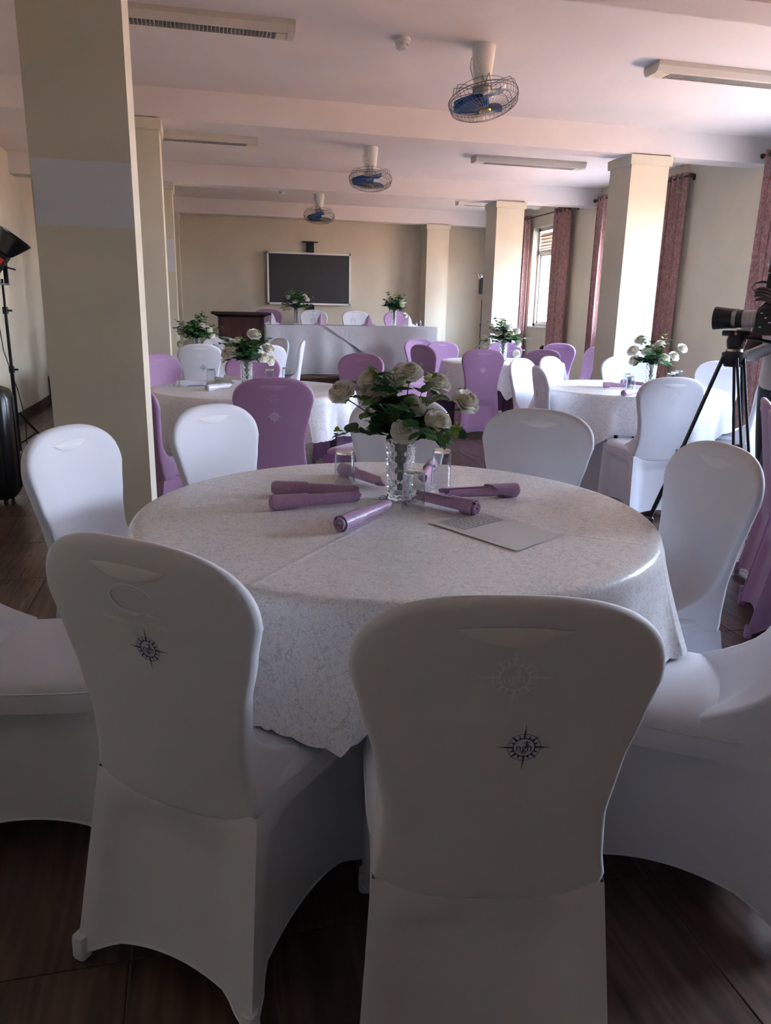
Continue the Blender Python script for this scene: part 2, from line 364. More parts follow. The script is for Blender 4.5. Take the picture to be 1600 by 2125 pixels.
# ------------------------------------------------------------------ ceiling fittings
def batten(x0, y, L, label):
    root = thing('ceiling_light', label, 'ceiling light', (x0, y, ZC), 0, 'fluorescent battens on the ceiling')
    Wd = .095
    prof = [(-Wd, 0), (-Wd, -.03), (-Wd*.8, -.06), (-.055, -.07), (.055, -.07), (Wd*.8, -.06), (Wd, -.03), (Wd, 0)]
    m = MB(); m.loft([[(xx, p, q) for p, q in prof] for xx in (.03, L-.03)], caps=False)
    body = obj('body', MB().loft([[(xx, p, q) for p, q in [(-Wd, 0), (-Wd, -.03), (-Wd*.75, -.062), (-.055, -.066), (-.05, -.03), (.05, -.03), (.055, -.066), (Wd*.75, -.062), (Wd, -.03), (Wd, 0)]] for xx in (.04, L-.04)]), 'fixture_white', root, 30)
    for a, b in ((0, .045), (L-.045, L)):
        e = obj('end_cap', MB().loft([[(xx, p, q) for p, q in prof] for xx in (a, b)]), 'fixture_white', root, 30)
    for a, b in ((.045, .11), (L-.11, L-.045)): obj('lamp_cover', MB().box((a, -.056, -.068), (b, .056, -.03)), 'cream_plastic', root, 0)
    f = MB(); n = 46
    for i in range(n+1):
        xx = .115 + (L-.23)*i/n; f.box((xx-.0015, -.054, -.066), (xx+.0015, .054, -.038))
    lo = obj('louvre_grid', f, 'louvre_metal', root, 0); lo['kind'] = 'stuff'
    obj('tube_lamp', MB().tube([(.06, 0, -.036), (L-.06, 0, -.036)], .006, 8), 'white_plastic', root)
batten(-.66, 5.12, 1.29, 'louvred tube light beside the large patched column')
batten(-.64, 8.37, 1.29, 'louvred tube light over the pale-napkin table')
batten(-1.0, 11.72, .80, 'tube light end peeking out behind the bouquet-side columns')
batten(3.04, 5.12, 1.29, 'louvred tube light over the tripod side of the hall')
batten(2.98, 8.45, 1.30, 'louvred tube light over the purple-chaired table by the window')
batten(3.90, 11.72, 1.34, 'louvred tube light beside the curtain rod near the stage')

def fan(x, y, rz, tilt, spin, label):
    root = thing('orbit_fan', label, 'ceiling fan', (x, y, ZC), rz, 'white orbit fans with blue blades on the ceiling')
    T_ = Matrix.Translation((0, 0, -.245)) @ Matrix.Rotation(-tilt, 4, 'Y') @ Matrix.Rotation(R(-13), 4, 'X')
    obj('canopy', MB().lathe([(.072, 0), (.075, -.008), (.073, -.04), (.066, -.11), (.057, -.19), (.054, -.205)], 28), 'white_plastic', root)
    mo = MB().lathe([(.044, .045), (.05, .03), (.058, .02), (.060, -.01), (.048, -.025), (.020, -.032), (.016, -.06)], 24, T_)
    hs = obj('motor_housing', mo, 'white_plastic', root)
    v = MB()
    for k in range(16):
        a = 2*PI*k/16; v.box((.052, -.003, -.018), (.0605, .003, .006), M=T_ @ Matrix.Rotation(a, 4, 'Z'))
    obj('vent_slots', v, 'wire_grey', hs, 0)
    obj('cable', MB().tube([(-.055, -.01, -.05), (-.085, -.012, -.09), (-.088, -.012, -.14), (-.065, -.01, -.20), (-.05, -.01, -.225)], .004, 8), 'white_plastic', root)
    obj('pull_cord', MB().tube([(-.03, -.052, -.12), (-.05, -.062, -.10), (-.068, -.05, -.12), (-.06, -.045, -.155), (-.035, -.045, -.165)], .003, 6), 'white_plastic', root)
    for k in range(3):
        a0 = spin + 2*PI*k/3
        def bl(u, vv):
            r = .03+.165*u; half = .10*math.sin(PI*min(1, .12+u*.80))**.7*(1-.25*u)+.012
            an = a0 + (vv-.5)*2*half/ max(r, .05)*.9; 
            return T_ @ Vector((r*math.cos(an), r*math.sin(an), -.085+.05*(vv-.5)*(1-.3*u)))
        m = MB().grid(bl, 10, 8); m.grid(lambda u, vv: bl(u, vv)+Vector((0, 0, -.003)), 10, 8)
        obj('blade', m, 'fan_blue', root, 70)
    obj('hub', MB().lathe([(.006, -.055), (.032, -.06), (.036, -.08), (.034, -.105), (.018, -.112), (.004, -.114)], 18, T_), 'fan_blue', root)
    c = MB(); Rg = .226
    def P(a, r, z): return T_ @ Vector((r*math.cos(a), r*math.sin(a), z))
    for r, z, t in ((Rg, -.062, .0032), (Rg*.995, -.078, .0022), (Rg*.96, -.112, .002), (Rg*.8, -.133, .002), (.155, .0, .002), (.06, -.01, .0025)): c.tube([P(2*PI*q/40, r, z) for q in range(40)], t, 5, closed=True)
    for k in range(48):
        a = 2*PI*k/48
        c.tube([P(a+.10, .035, -.142), P(a+.08, .10, -.141), P(a+.04, .17, -.134), P(a+.01, .215, -.115), P(a, Rg, -.075), P(a, Rg, -.062)], .0014, 4)
    for k in range(6):
        a = 2*PI*k/6+.3
        c.tube([P(a-.16, .06, -.01), P(a-.14, .14, -.002), P(a-.12, .205, -.01), P(a-.10, Rg, -.062)], .0022, 5); c.tube([P(a+.16, .06, -.01), P(a+.12, .16, -.0), P(a+.1, .21, -.01), P(a+.08, Rg, -.062)], .0022, 5)
    obj('wire_guard', c, 'wire_grey', root)
    bd = obj('badge', MB().lathe([(.038, -.140), (.040, -.145), (.036, -.150), (.028, -.149)], 24, T_), 'gold', root)
    obj('badge_face', MB().lathe([(.029, -.148), (.026, -.151), (.002, -.152)], 20, T_), 'wire_grey', bd)
fan(1.84, 5.12, R(0), R(7), 2.9, 'nearest orbit fan, beside the smoke detector')
fan(1.82, 8.37, R(0), R(-3), 2.8, 'middle orbit fan of the row, between two ceiling beams')
fan(1.79, 11.74, R(0), R(-4), .3, 'orbit fan closest to the wall-mounted screen')
def detector(x, y, label):
    root = thing('smoke_detector', label, 'smoke detector', (x, y, ZC), 0)
    obj('base', MB().lathe([(.052, 0), (.053, -.018), (.046, -.022)], 24), 'white_plastic', root)
    obj('sensor_head', MB().lathe([(.044, -.020), (.042, -.03), (.034, -.032), (.034, -.042), (.04, -.045), (.036, -.058), (.022, -.066), (.002, -.068)], 24), 'white_plastic', root)
    for k in range(8):
        a = 2*PI*k/8; obj('fin', MB().box((.030, -.002, -.047), (.042, .002, -.028), M=Matrix.Rotation(a, 4, 'Z')), 'white_plastic', root, 0)
detector(1.31, 5.15, 'round white smoke detector beside the nearest fan'); detector(1.23, 11.62, 'small smoke detector in the bay nearest the screen')

# ------------------------------------------------------------------ interactive screen
p0 = at_y(553.5, 521, YB-.09); p1 = at_y(727.5, 634.5, YB-.09)
tx0, tx1, tz0, tz1 = p0.x, p1.x, p1.z, p0.z
Wt, Ht = tx1-tx0, tz1-tz0
tv = thing('wall_screen', 'large dark interactive screen in a white frame on the end wall', 'screen', (tx0, YB-.09, tz0))
m = MB(); b = .030
for p, q in (((0, 0, 0), (Wt, .06, b)), ((0, 0, Ht-b), (Wt, .06, Ht)), ((0, 0, 0), (b, .06, Ht)), ((Wt-b, 0, 0), (Wt, .06, Ht))): m.box(p, q)
obj('white_frame', m, 'tv_white', tv, 0)
m = MB(); c = b+.012
for p, q in (((b, .004, b), (Wt-b, .05, c)), ((b, .004, Ht-c), (Wt-b, .05, Ht-b)), ((b, .004, b), (c, .05, Ht-b)), ((Wt-c, .004, b), (Wt-b, .05, Ht-b))): m.box(p, q)
obj('black_bezel', m, 'black_plastic', tv, 0); obj('display', MB().box((c, .008, c), (Wt-c, .05, Ht-c)), 'screen_glass', tv, 0)
obj('mount_post', MB().box((Wt*.47, .045, -.10), (Wt*.56, .088, Ht+.16)), 'black_metal', tv, 0)
obj('mount_shelf', MB().box((Wt*.42, -.06, Ht+.16), (Wt*.60, .088, Ht+.172)), 'black_metal', tv, 0)

# ------------------------------------------------------------------ chairs
def lerp_tab(t, x):
    for (a, va), (b_, vb) in zip(t, t[1:]):
        if x <= b_: 
            k = (x-a)/(b_-a); k = max(0, min(1, k)); k = k*k*(3-2*k)*.5+k*.5; return va+(vb-va)*k
    return t[-1][1]
WT = [(.385, .178), (.415, .192), (.47, .182), (.55, .176), (.65, .189), (.74, .211), (.80, .226)]
ZTOP = .935
def yb(x, z): return -.222-.085*max(0, (z-.36)/.575)**1.25 + .020*(x/.22)**2
def yfr(x, z):
    y = yb(x, z)+.036
    if z < .62: q = min(1, (.62-z)/.15); y += .135*q**2.6
    return y
def back_outline():
    right = [(0, .378), (.09, .378), (.158, .380), (.180, .388)]
    z = .400
    while z < .80: right.append((lerp_tab(WT, z), z)); z += .022
    for k in range(0, 15):
        t = k/14*PI/2; n = 2/2.55
        right.append((.2275*max(0, math.cos(t))**n, .80+.135*math.sin(t)**n))
    right[-1] = (0, ZTOP)
    left = [(-x, z) for x, z in reversed(right[1:-1])]
    return right+left
OUT = back_outline(); ZM = .62
def backrest_mesh(mat):
    m = MB(); loops = []
    def loop(k, f, dy): return [(k*x, f(k*x, ZM+k*(z-ZM))+dy, ZM+k*(z-ZM)) for x, z in OUT]
    ks = [(.02, 0), (.25, 0), (.5, 0), (.72, 0), (.88, 0), (.945, .0005), (.972, .003), (.99, .008), (1, .015)]
    loops += [loop(k, yb, d) for k, d in ks]
    loops += [loop(k, yfr, -d) for k, d in reversed(ks)]
    m.loft(loops); return m.mesh('backrest', mat, 60)
def seat_outline(n=44, e=5.0):
    pts = []
    for j in range(n):
        a = 2*PI*j/n; c, s_ = math.cos(a), math.sin(a)
        x = abs(c)**(2/e)*(1 if c > 0 else -1); y = abs(s_)**(2/e)*(1 if s_ > 0 else -1)
        yy = .018+.222*y; wd = .203+.012*y; pts.append((x*wd, yy))
    return pts
SO = seat_outline()
def seat_mesh(mat):
    m = MB(); cy = .018
    m.loft([[(x*k, cy+(y-cy)*k, z) for x, y in SO] for k, z in ((.9, .38), (.985, .385), (1, .405), (1.004, .425), (.998, .440), (.98, .452), (.94, .460), (.8, .468), (.4, .475), (.03, .476))]); return m.mesh('seat', mat, 60)
def piping_mesh(mat):
    return MB().tube([(x*1.003, .018+(y-.018)*1.003, .437) for x, y in SO], .0028, 5, closed=True).mesh('seat_piping', mat, 60)
CT = [(.204, .228, .432), (-.204, .228, .432), (-.188, -.214, .415), (.188, -.214, .415)]
FT = [(.212, .236), (-.212, .236), (-.214, -.288), (.214, -.288)]
def sm(x): x = max(0, min(1, x)); return x*x*(3-2*x)
def skirt_mesh(mat):
    m = MB(); n, rows = 20, 14; cols = []
    hs = [.085, .075, .052, .075]
    for sd_ in range(4):
        A, B = CT[sd_], CT[(sd_+1) % 4]; FA, FB = FT[sd_], FT[(sd_+1) % 4]
        ex, ey = B[0]-A[0], B[1]-A[1]; L = math.hypot(ex, ey); nx, ny = -ey/L, ex/L      # inward normal
        if nx*(-(A[0]+B[0])/2)+ny*(-(A[1]+B[1])/2) < 0: nx, ny = -nx, -ny
        for i in range(n):
            s_ = i/n; hz = .010+hs[sd_]*(4*s_*(1-s_))**.85
            tx_, ty_, tz_ = (A[q]+(B[q]-A[q])*s_ for q in range(3))
            bx, by = FA[0]+(FB[0]-FA[0])*s_, FA[1]+(FB[1]-FA[1])*s_
            col = []
            for r_ in range(rows+1):
                t = r_/rows; z = tz_+(hz-tz_)*t; kk = (tz_-z)/(tz_-.01)
                x, y = tx_+(bx-tx_)*kk, ty_+(by-ty_)*kk
                inw = (.030 if sd_ % 2 else .022)*sm((s_-.05)/.16)*sm((.95-s_)/.16)*sm((t-.10)/.16) + .012*4*s_*(1-s_)*t
                col.append((x+nx*inw, y+ny*inw, z))
            cols.append(col)
    N_ = len(cols); vs = [p for c_ in cols for p in c_]; rw = rows+1
    fs = [(i*rw+r_, ((i+1) % N_)*rw+r_, ((i+1) % N_)*rw+r_+1, i*rw+r_+1) for i in range(N_) for r_ in range(rows)]
    m.add(vs, fs)
    # rolled hem
    m.tube([c_[-1] for c_ in cols], .0035, 5, closed=True)
    return m.mesh('skirt', mat, 55)
def pocket_mesh(mat):
    m = MB(); lp = []
    for z, k in ((0, .5), (.003, .62), (.010, .70), (.048, .68), (.056, .62)):
        c_ = []
        for st, (sx_, sy_) in enumerate(((1, 1), (-1, 1), (-1, -1), (1, -1))):
            for q in range(4): an = st*PI/2+q*PI/6; c_.append((k*(sx_*.012+.010*math.cos(an)), k*(sy_*.012+.010*math.sin(an)), z))
        lp.append(c_)
    m.loft(lp); return m.mesh('foot_pocket', mat, 60)
def grip_glow_mesh(mat, front):  # raised crescent over the grip, painted paler as if light came through
    m = MB(); n = 16; vs = []; fs = []
    for i in range(n+1):
        s_ = -1+2*i/n; x = .082*s_; zt = .893-.006*s_*s_; zb_ = zt-.030*(1-s_*s_)-.0005
        for j in range(4):
            q = j/3; z = zt+(zb_-zt)*q; off = .0012+.0035*math.sin(PI*q)*(1-s_*s_)
            vs.append((x, (yfr(x, z)+off) if front else (yb(x, z)-off), z))
    fs = [(i*4+j, i*4+j+1, (i+1)*4+j+1, (i+1)*4+j) for i in range(n) for j in range(3)]
    if front: fs = [f[::-1] for f in fs]
    return m.add(vs, fs).mesh('grip_glow_patch', mat, 60)
def text_polys(body, size):
    cu = bpy.data.curves.new('t', 'FONT'); cu.body = body; cu.size = size; cu.align_x = 'CENTER'; cu.align_y = 'CENTER'; cu.resolution_u = 3
    ob = bpy.data.objects.new('t', cu); C.objects.link(ob); dg = bpy.context.evaluated_depsgraph_get(); dg.update()
    me = bpy.data.meshes.new_from_object(ob.evaluated_get(dg)); ps = [[tuple(me.vertices[i].co[:2]) for i in p.vertices] for p in me.polygons]
    bpy.data.objects.remove(ob); bpy.data.curves.remove(cu); bpy.data.meshes.remove(me); return ps
NGH = text_polys('ngh', .034)
def emblem(scale=1.0, lines=True):
    """compass star with ring, sixteen teeth and the letters ngh under a cross"""
    ps = []; ri, ro = .0165, .0255
    def ann(a, b_, n=48):
        for i in range(n):
            t0, t1 = 2*PI*i/n, 2*PI*(i+1)/n
            ps.append([(a*math.cos(t0), a*math.sin(t0)), (b_*math.cos(t0), b_*math.sin(t0)), (b_*math.cos(t1), b_*math.sin(t1)), (a*math.cos(t1), a*math.sin(t1))])
    ann(ri, ri+.0016); ann(ro, ro+.0009)
    for k in range(16):
        a = 2*PI*k/16; tip = .047 if k % 4 == 0 else (.032 if k % 2 == 0 else ro); wd = .20 if k % 4 == 0 else .16
        nseg = 5; c_, s_ = math.cos(a), math.sin(a)
        for q in range(nseg):
            f0, f1 = q/nseg, (q+1)/nseg; r0_, r1_ = ri+(tip-ri)*f0, ri+(tip-ri)*f1; h0, h1 = ri*wd*(1-f0)*.8, ri*wd*(1-f1)*.8
            lo = -1 if k % 4 else -.25
            ps.append([(r0_*c_-h0*s_*lo*-1*-1, r0_*s_+h0*c_*lo), (r1_*c_-h1*s_*lo, r1_*s_+h1*c_*lo), (r1_*c_-h1*s_, r1_*s_+h1*c_), (r0_*c_-h0*s_, r0_*s_+h0*c_)])
            if k % 4 == 0:
                e = .0007*(1-f0)+.0002; ps.append([(r0_*c_+h0*s_, r0_*s_-h0*c_), (r1_*c_+h1*s_, r1_*s_-h1*c_), (r1_*c_+h1*s_*.75-e*s_*0, r1_*s_-h1*c_*.75), (r0_*c_+h0*s_*.75, r0_*s_-h0*c_*.75)])
    for p in NGH: ps.append([(x*.55, y*.62-.001) for x, y in p])
    for p in ([(.0028, -.001), (.0046, -.001), (.0046, .0125), (.0028, .0125)], [(-.0012, .0085), (.0085, .0085), (.0085, .0100), (-.0012, .0100)]): ps.append(p)
    for i in range(8):
        x = -.010+.020*i/8; x2 = x+.0025; f_ = lambda q: -.0085-.0012*math.sin((q+.01)*300)
        ps.append([(x, f_(x)), (x2, f_(x2)), (x2, f_(x2)+.0008), (x, f_(x)+.0008)])
    return [[(x*scale, y*scale) for x, y in p] for p in ps]
EMB = emblem()
def print_mesh(ps, cx, cz, sc, mat, rot=0, off=.0012):
    m = MB(); c_, s_ = math.cos(rot), math.sin(rot)
    for p in ps:
        q = [(cx+sc*(x*c_-y*s_), cz+sc*(x*s_+y*c_)) for x, y in p]
        m.add([(x, yb(x, z)-off, z) for x, z in q], [tuple(range(len(q)))])
    return m.mesh('printed_emblem', mat, 0)
def oval_logo():
    ps = []
    def arc(cx, cy, rx, ry, a0, a1, w0, w1, n=24):
        for i in range(n):
            t0, t1 = a0+(a1-a0)*i/n, a0+(a1-a0)*(i+1)/n; wa = w0+(w1-w0)*i/n; wb = w0+(w1-w0)*(i+1)/n
            ps.append([(cx+rx*math.cos(t0), cy+ry*math.sin(t0)), (cx+(rx-wa)*math.cos(t0), cy+(ry-wa)*math.sin(t0)), (cx+(rx-wb)*math.cos(t1), cy+(ry-wb)*math.sin(t1)), (cx+rx*math.cos(t1), cy+ry*math.sin(t1))])
    arc(0, 0, .050, .030, R(15), R(285), .004, .006); arc(.004, -.006, .046, .020, R(200), R(340), .002, .002)
    arc(-.01, -.012, .045, .035, R(40), R(95), .001, .002, 10); ps.append([(.03, -.026), (.062, -.030), (.03, -.0225)])
    for p in text_polys('Holiday Camp', .016): ps.append([(x+.022, y-.045) for x, y in p])
    for i in range(9): x = -.072+i*.0052; ps.append([(x, -.048), (x+.0034, -.048), (x+.0034, -.041+.003*(i % 3 == 0)), (x, -.041+.003*(i % 3 == 0))])
    return ps
CH = {}; CHS = []
for kd, mt, hm in (('white', 'white_spandex', 'white_painted_glow'), ('purple', 'purple_spandex', 'purple_painted_glow')):
    CH[kd] = dict(backrest=backrest_mesh(mt), seat=seat_mesh(mt), skirt=skirt_mesh(mt), pocket=pocket_mesh(mt), piping=piping_mesh(mt), hf=grip_glow_mesh(hm, True), hb=grip_glow_mesh(hm, False))
PR = {'navy': print_mesh(EMB, .016, .735, .9, 'navy_print'), 'white': print_mesh(EMB, .002, .715, .95, 'white_print'),
      'pale': print_mesh(EMB, .005, .812, 1.2, 'pale_print'), 'palehigh': print_mesh(EMB, .014, .80, 1.0, 'pale_print'), 'rose': print_mesh(EMB, 0, .815, 1.0, 'rose_print'),
      'oval': print_mesh(oval_logo(), .0, .828, 1.0, 'pale_print'), 'navyhigh': print_mesh(EMB, .030, .690, .92, 'navy_print')}
def chair(kind, x, y, fx, fy, label, group, prints=(), z=0, top=True):
    """x,y: top centre of the backrest (or the seat centre when top is False); fx,fy: direction the sitter faces"""
    L = math.hypot(fx, fy); fx, fy = fx/L, fy/L
    if top: x, y = x+.29*fx, y+.29*fy
    CHS.append((x, y))
    c_ = CH[kind]
    t = thing('banquet_chair', label, 'chair', (x, y, z), math.atan2(-fx, fy), group)
    bk = link('backrest', c_['backrest'], t); se = link('seat', c_['seat'], t); link('skirt', c_['skirt'], t)
    for px_, py_ in FT: link('foot_pocket', c_['pocket'], t, (px_*.962, py_*.972, .0005))
    link('seat_piping', c_['piping'], se); link('grip_glow_patch', c_['hf'], bk); link('grip_glow_patch', c_['hb'], bk)
    for p in prints: link('printed_emblem', PR[p], bk)
    return t
G1 = 'white chairs around the nearest round table'; G2 = 'chairs around the pale-napkin table'; G3 = 'chairs around the table with the bushy bouquet'; G4 = 'white chairs around the table behind the tripod'; G5 = 'purple chairs around the far window-side table'; GH = 'chairs at the head table on the stage'; G6 = 'purple chairs next to the tripod'
chair('white', -.13, 1.24, .617, .786, 'white covered chair with navy compass emblem under a faded oval logo', G1, ('navy', 'oval'))
chair('white', .40, .88, .229, .973, 'white covered chair with a navy compass emblem under a faded compass', G1, ('navyhigh', 'pale'))
chair('white', -.43, 1.91, .99, -.1, 'white covered chair at nearest table, next to the oval-logo chair, seat showing', G1, ('navy',), top=False)
chair('white', 1.075, 1.425, -.80, .60, 'white covered chair at nearest table, seat facing the printed paper sheet', G1, ('navy',), top=False)
chair('white', -.43, 2.50, .88, -.47, 'bluish white chair at nearest table in front of the thick patched column', G1, ('navy',))
chair('white', .02, 3.03, .68, -.73, 'bluish white chair at nearest table in front of the purple chair by the column', G1, ('navy',))
chair('white', .86, 3.27, -.22, -.97, 'white covered chair directly behind the nearest rose bouquet', G1, ('navy',))
chair('white', 1.32, 2.79, -.66, -.75, 'grey-shaded white chair at nearest table, its back against the white-cloth table beyond', G1, ('navy',))
chair('white', 1.53, 1.94, -1, .04, 'white covered chair at nearest table standing before the tripod legs', G1, ('navy',))
# second table
chair('purple', .39, 4.23, .02, 1, 'purple chair with white compass, back turned, at the pale-napkin table', G2, ('white', 'rose'))
chair('purple', -.37, 4.15, .86, .50, 'purple chair half hidden by the thick patched column, seen edge-on', G2, ('white',))
chair('purple', -.36, 6.45, .6, -.8, 'purple chair peeking out between two cream columns', G2, ('white',))
chair('purple', .42, 6.45, 0, -1, 'purple chair directly behind the bouquet on the pale-napkin table', G2, ('white',))
chair('purple', 1.41, 6.70, -.62, -.78, 'purple chair in front of the draped head table cloth', G2, ('white',))
chair('purple', 1.46, 5.49, -1, .05, 'purple chair seen edge-on just above the nearest bouquet', G2, ('white',))
chair('purple', 1.24, 4.39, -.72, .69, 'purple chair behind the nearest bouquet, its seat at the pale-napkin table', G2, ('white',))
# third table
chair('white', 0, 8.2, 0, 1, 'white chair with navy and faded compass, back turned, under the bushy bouquet', G3, ('navyhigh', 'pale'))
chair('white', .27, 10.3, -.1, -1, 'grey-white chair in front of the lectern at the bushy bouquet table', G3)
chair('white', .70, 8.15, -.35, .94, 'white chair beside the roses of the pale-napkin bouquet', G3, ('navyhigh',))
chair('white', 1.04, 10.1, -.9, -.45, 'grey-white chair behind another white chair, before the head table cloth', G3)
chair('white', 1.23, 9.3, -.98, .2, 'thin edge-on white chair standing before the head table cloth', G3, ('navyhigh',))
# fourth table
chair('white', 2.90, 4.24, .10, 1, 'white chair with faded compass, back turned, right beside the tripod', G4, ('palehigh',))
chair('white', 2.38, 5.18, .95, -.22, 'narrow edge-on white chair, grey back, at the tripod-side table', G4, ('navy',))
chair('white', 3.05, 6.40, .62, -.78, 'brightest white chair, facing the window, beside the tripod-side tablecloth', G4)
chair('white', 2.64, 6.09, .62, -.78, 'bright white chair between a purple chair and an edge-on white chair', G4)
chair('white', 3.93, 6.56, -.43, -.9, 'white chair in front of the bright cream column', G4)
chair('white', 4.45, 5.84, -.9, -.42, 'white chair behind the tripod head, facing the roses', G4)
chair('white', 4.02, 4.72, -.65, .75, 'white chair behind the tripod legs, mostly hidden by the operator', G4)
# fifth table
chair('purple', 2.90, 7.62, .18, .98, 'purple chair with white compass, back turned, beside bright white chairs', G5, ('white',))
chair('purple', 3.58, 7.62, -.05, 1, 'purple chair half hidden behind two bright white chairs', G5, ('white',))
chair('purple', 2.46, 8.50, .92, .38, 'dark-shaded purple chair with compass, turned towards the far window-side table', G5, ('white',))
chair('purple', 3.06, 9.6, .05, -1, 'bright purple chair at the corner of the head table cloth', G5)
chair('purple', 2.97, 10.42, .2, -.98, 'purple chair mostly hidden behind a darker purple chair', G5)
chair('purple', 3.93, 9.58, -.3, -.95, 'purple chair behind the bouquet near the patched window column', G5)
chair('purple', 4.62, 9.35, -.72, -.7, 'purple chair below the wide curtain of the louvred window', G5)
chair('purple', 4.58, 8.35, -.98, .15, 'purple chair cut off by the edge of the bright cream column', G5)
# right edge
chair('purple', 2.535, 2.50, .82, -.57, 'purple chair in side view beside the tripod foot', G6, ('white',), top=False)
chair('purple', 2.84, 2.92, .82, -.57, 'purple chair tucked behind another purple chair near the operator', G6, ('white',), top=False)
# head table
for kd, px_, lb in (('purple', 556, 'purple chair at the head table behind the lectern top'), ('white', 650, 'white chair at the head table next to the dark-leaved bouquet'), ('white', 737, 'white chair at the head table between two wine glasses'), ('purple', 823, 'purple chair at the head table behind the sparser bouquet')):
    p = at_y(px_, 640, 12.5); chair(kd, p.x, 12.5, 0, -1, lb, GH, z=zs)

# ------------------------------------------------------------------ round tables and cloths
TZ = .755                                  # cloth top
RT = .715
TABLES = {1: (.519, 2.006), 2: (.36, 5.43), 3: (.0, 9.12), 4: (3.27, 5.36), 5: (3.47, 8.5)}
def round_table(i, label):
    x, y = TABLES[i]
    t = thing('round_table', label, 'table', (x, y, 0), 0, 'round banquet tables')
    obj('tabletop', MB().lathe([(.60, TZ-.03), (RT-.03, TZ-.030), (RT-.022, TZ-.02), (RT-.028, TZ-.006), (.3, TZ-.004)], 64), 'cream_plastic', t)
    for k in range(4):
        a = PI/4+k*PI/2; c_, s_ = math.cos(a), math.sin(a)
        obj('leg', MB().tube([(.27*c_, .27*s_, TZ-.03), (.30*c_, .30*s_, .02), (.30*c_, .30*s_, 0)], .014, 8), 'black_metal', t)
def cloth(i, label, rz, seed, cols=300, drop=.255, corner=.14, nf=13):
    x, y = TABLES[i]; rnd = random.Random(seed); ph = [rnd.random()*6.3 for _ in range(6)]
    Rr = RT+.006
    ca_ = [math.atan2(q[1]-y, q[0]-x)-rz for q in CHS if math.hypot(q[0]-x, q[1]-y) < 1.25]
    def fn(u, v):
        a = 2*PI*u
        if v < .30: r = Rr*(v/.30)**.8*.965; z = TZ; 
        sq = abs(math.cos(2*a+.0))**5
        near = max([0]+[sm((.50-abs((a-q+PI) % (2*PI)-PI))/.22) for q in ca_])
        L = (drop+corner+.05*sq)*(1-near)+.268*near+.010*math.sin(3*a+ph[0])*(1-near)
        if v < .30: return (r*math.cos(a), r*math.sin(a), z+.0012*math.sin(5*a+ph[1])*(v/.3))
        if v < .45:
            q = (v-.30)/.15*PI/2; r = Rr*.965+.025*math.sin(q)*1.02; z = TZ-.025*(1-math.cos(q))
            return (r*math.cos(a), r*math.sin(a), z)
        q = (v-.45)/.55
        d = .025+(L-.025)*q
        fa = (math.sin(nf*a+ph[2]+.9*math.sin(2*a+ph[3]))*.6+math.sin((nf*2-3)*a+ph[4])*.25+.5*sq)
        rr = Rr+.004+ (.020+.055*fa)*q**1.15
        if v > .985: d += .006*abs(math.sin(a*48))
        a2 = a+.02*math.sin(nf*a*2+ph[5])*q
        return (rr*math.cos(a2), rr*math.sin(a2), TZ-d)
    m = MB().grid(fn, cols, 34, closed_u=True)
    o = obj('tablecloth', m, 'white_damask', None, 80, loc=(x, y, 0), rot=(0, 0, rz))
    return tag(o, label, 'tablecloth', 'white damask tablecloths')
round_table(1, 'round banquet table ringed by nine white covered chairs'); round_table(2, 'round banquet table holding the pale rolled napkins'); round_table(3, 'round banquet table between the lectern and the patched column')
round_table(4, 'round banquet table behind the video tripod'); round_table(5, 'round banquet table ringed by purple chairs near the window')
pa, pb_ = at_z(490, 1205, TZ), at_z(800, 1050, TZ)
c1 = cloth(1, 'white scroll-patterned cloth on the table with seven purple napkins', math.atan2(pb_.y-pa.y, pb_.x-pa.x), 3, 576, .235, .13)
cloth(2, 'white cloth on the table with pale rolled napkins', .4, 4); cloth(3, 'white cloth on the table under the bushy bouquet', .9, 5, 200)
cloth(4, 'bright white cloth on the table behind the tripod', 1.2, 6); cloth(5, 'white cloth on the table ringed by purple chairs', .2, 7, 240)
# compass print in the middle of the nearest cloth
m = MB()
for p in EMB: m.add([(x*2.3, y*2.3, TZ+.0024) for x, y in p], [tuple(range(len(p)))])
vq = at_z(829, 1036, TZ)-c1.location; ca, sa = math.cos(-c1.rotation_euler.z), math.sin(-c1.rotation_euler.z)
obj('printed_emblem', m, 'navy_print', c1, 0, rot=(0, 0, -c1.rotation_euler.z), loc=(vq.x*ca-vq.y*sa, vq.x*sa+vq.y*ca, 0))['label'] = 'dark compass print under the vase'

# ------------------------------------------------------------------ table ware
def roll_mesh(mat, L=.185, r=.0195):
    m = MB(); n = 64; turns = 3.3; th = .0022
    def prof(k):
        ins, outs = [], []
        for i in range(n+1):
            t = i/n; a = t*turns*2*PI; rr = (.004+(r-.004)*t)*k; ins.append(((rr-th)*math.cos(a), (rr-th)*math.sin(a))); outs.append((rr*math.cos(a), rr*math.sin(a)))
        return outs+ins[::-1]
    loops = []
    for y, k in ((0, .93), (.003, 1), (.05, 1.0), (.055, .95), (.12, .90), (.165, .86), (L, .84)):
        loops.append([(x, y+.012*math.sin(2*math.atan2(z, x))*(y > .15), z+r*1.0) for x, z in prof(k)])
    m.loft(loops, caps=False); nn = 2*(n+1)
    for b0, rev in ((len(m.v)-len(loops)*nn, False), (len(m.v)-nn, True)):
        for i in range(n):
            f = (b0+i, b0+i+1, b0+nn-2-i, b0+nn-1-i); m.f.append(f if rev else f[::-1]); m.mi.append(0)
    # folded-back cuff with a pointed flap
    m.grid(lambda u, v: ((r+.0024)*math.cos(u*2*PI), .006+v*(.055+.022*math.sin(u*2*PI+.6)), r+(r+.0024)*math.sin(u*2*PI)), 28, 4)
    return m.mesh('rolled_napkin', mat, 50)
RM = {'p': roll_mesh('purple_damask'), 'w': roll_mesh('napkin_white')}
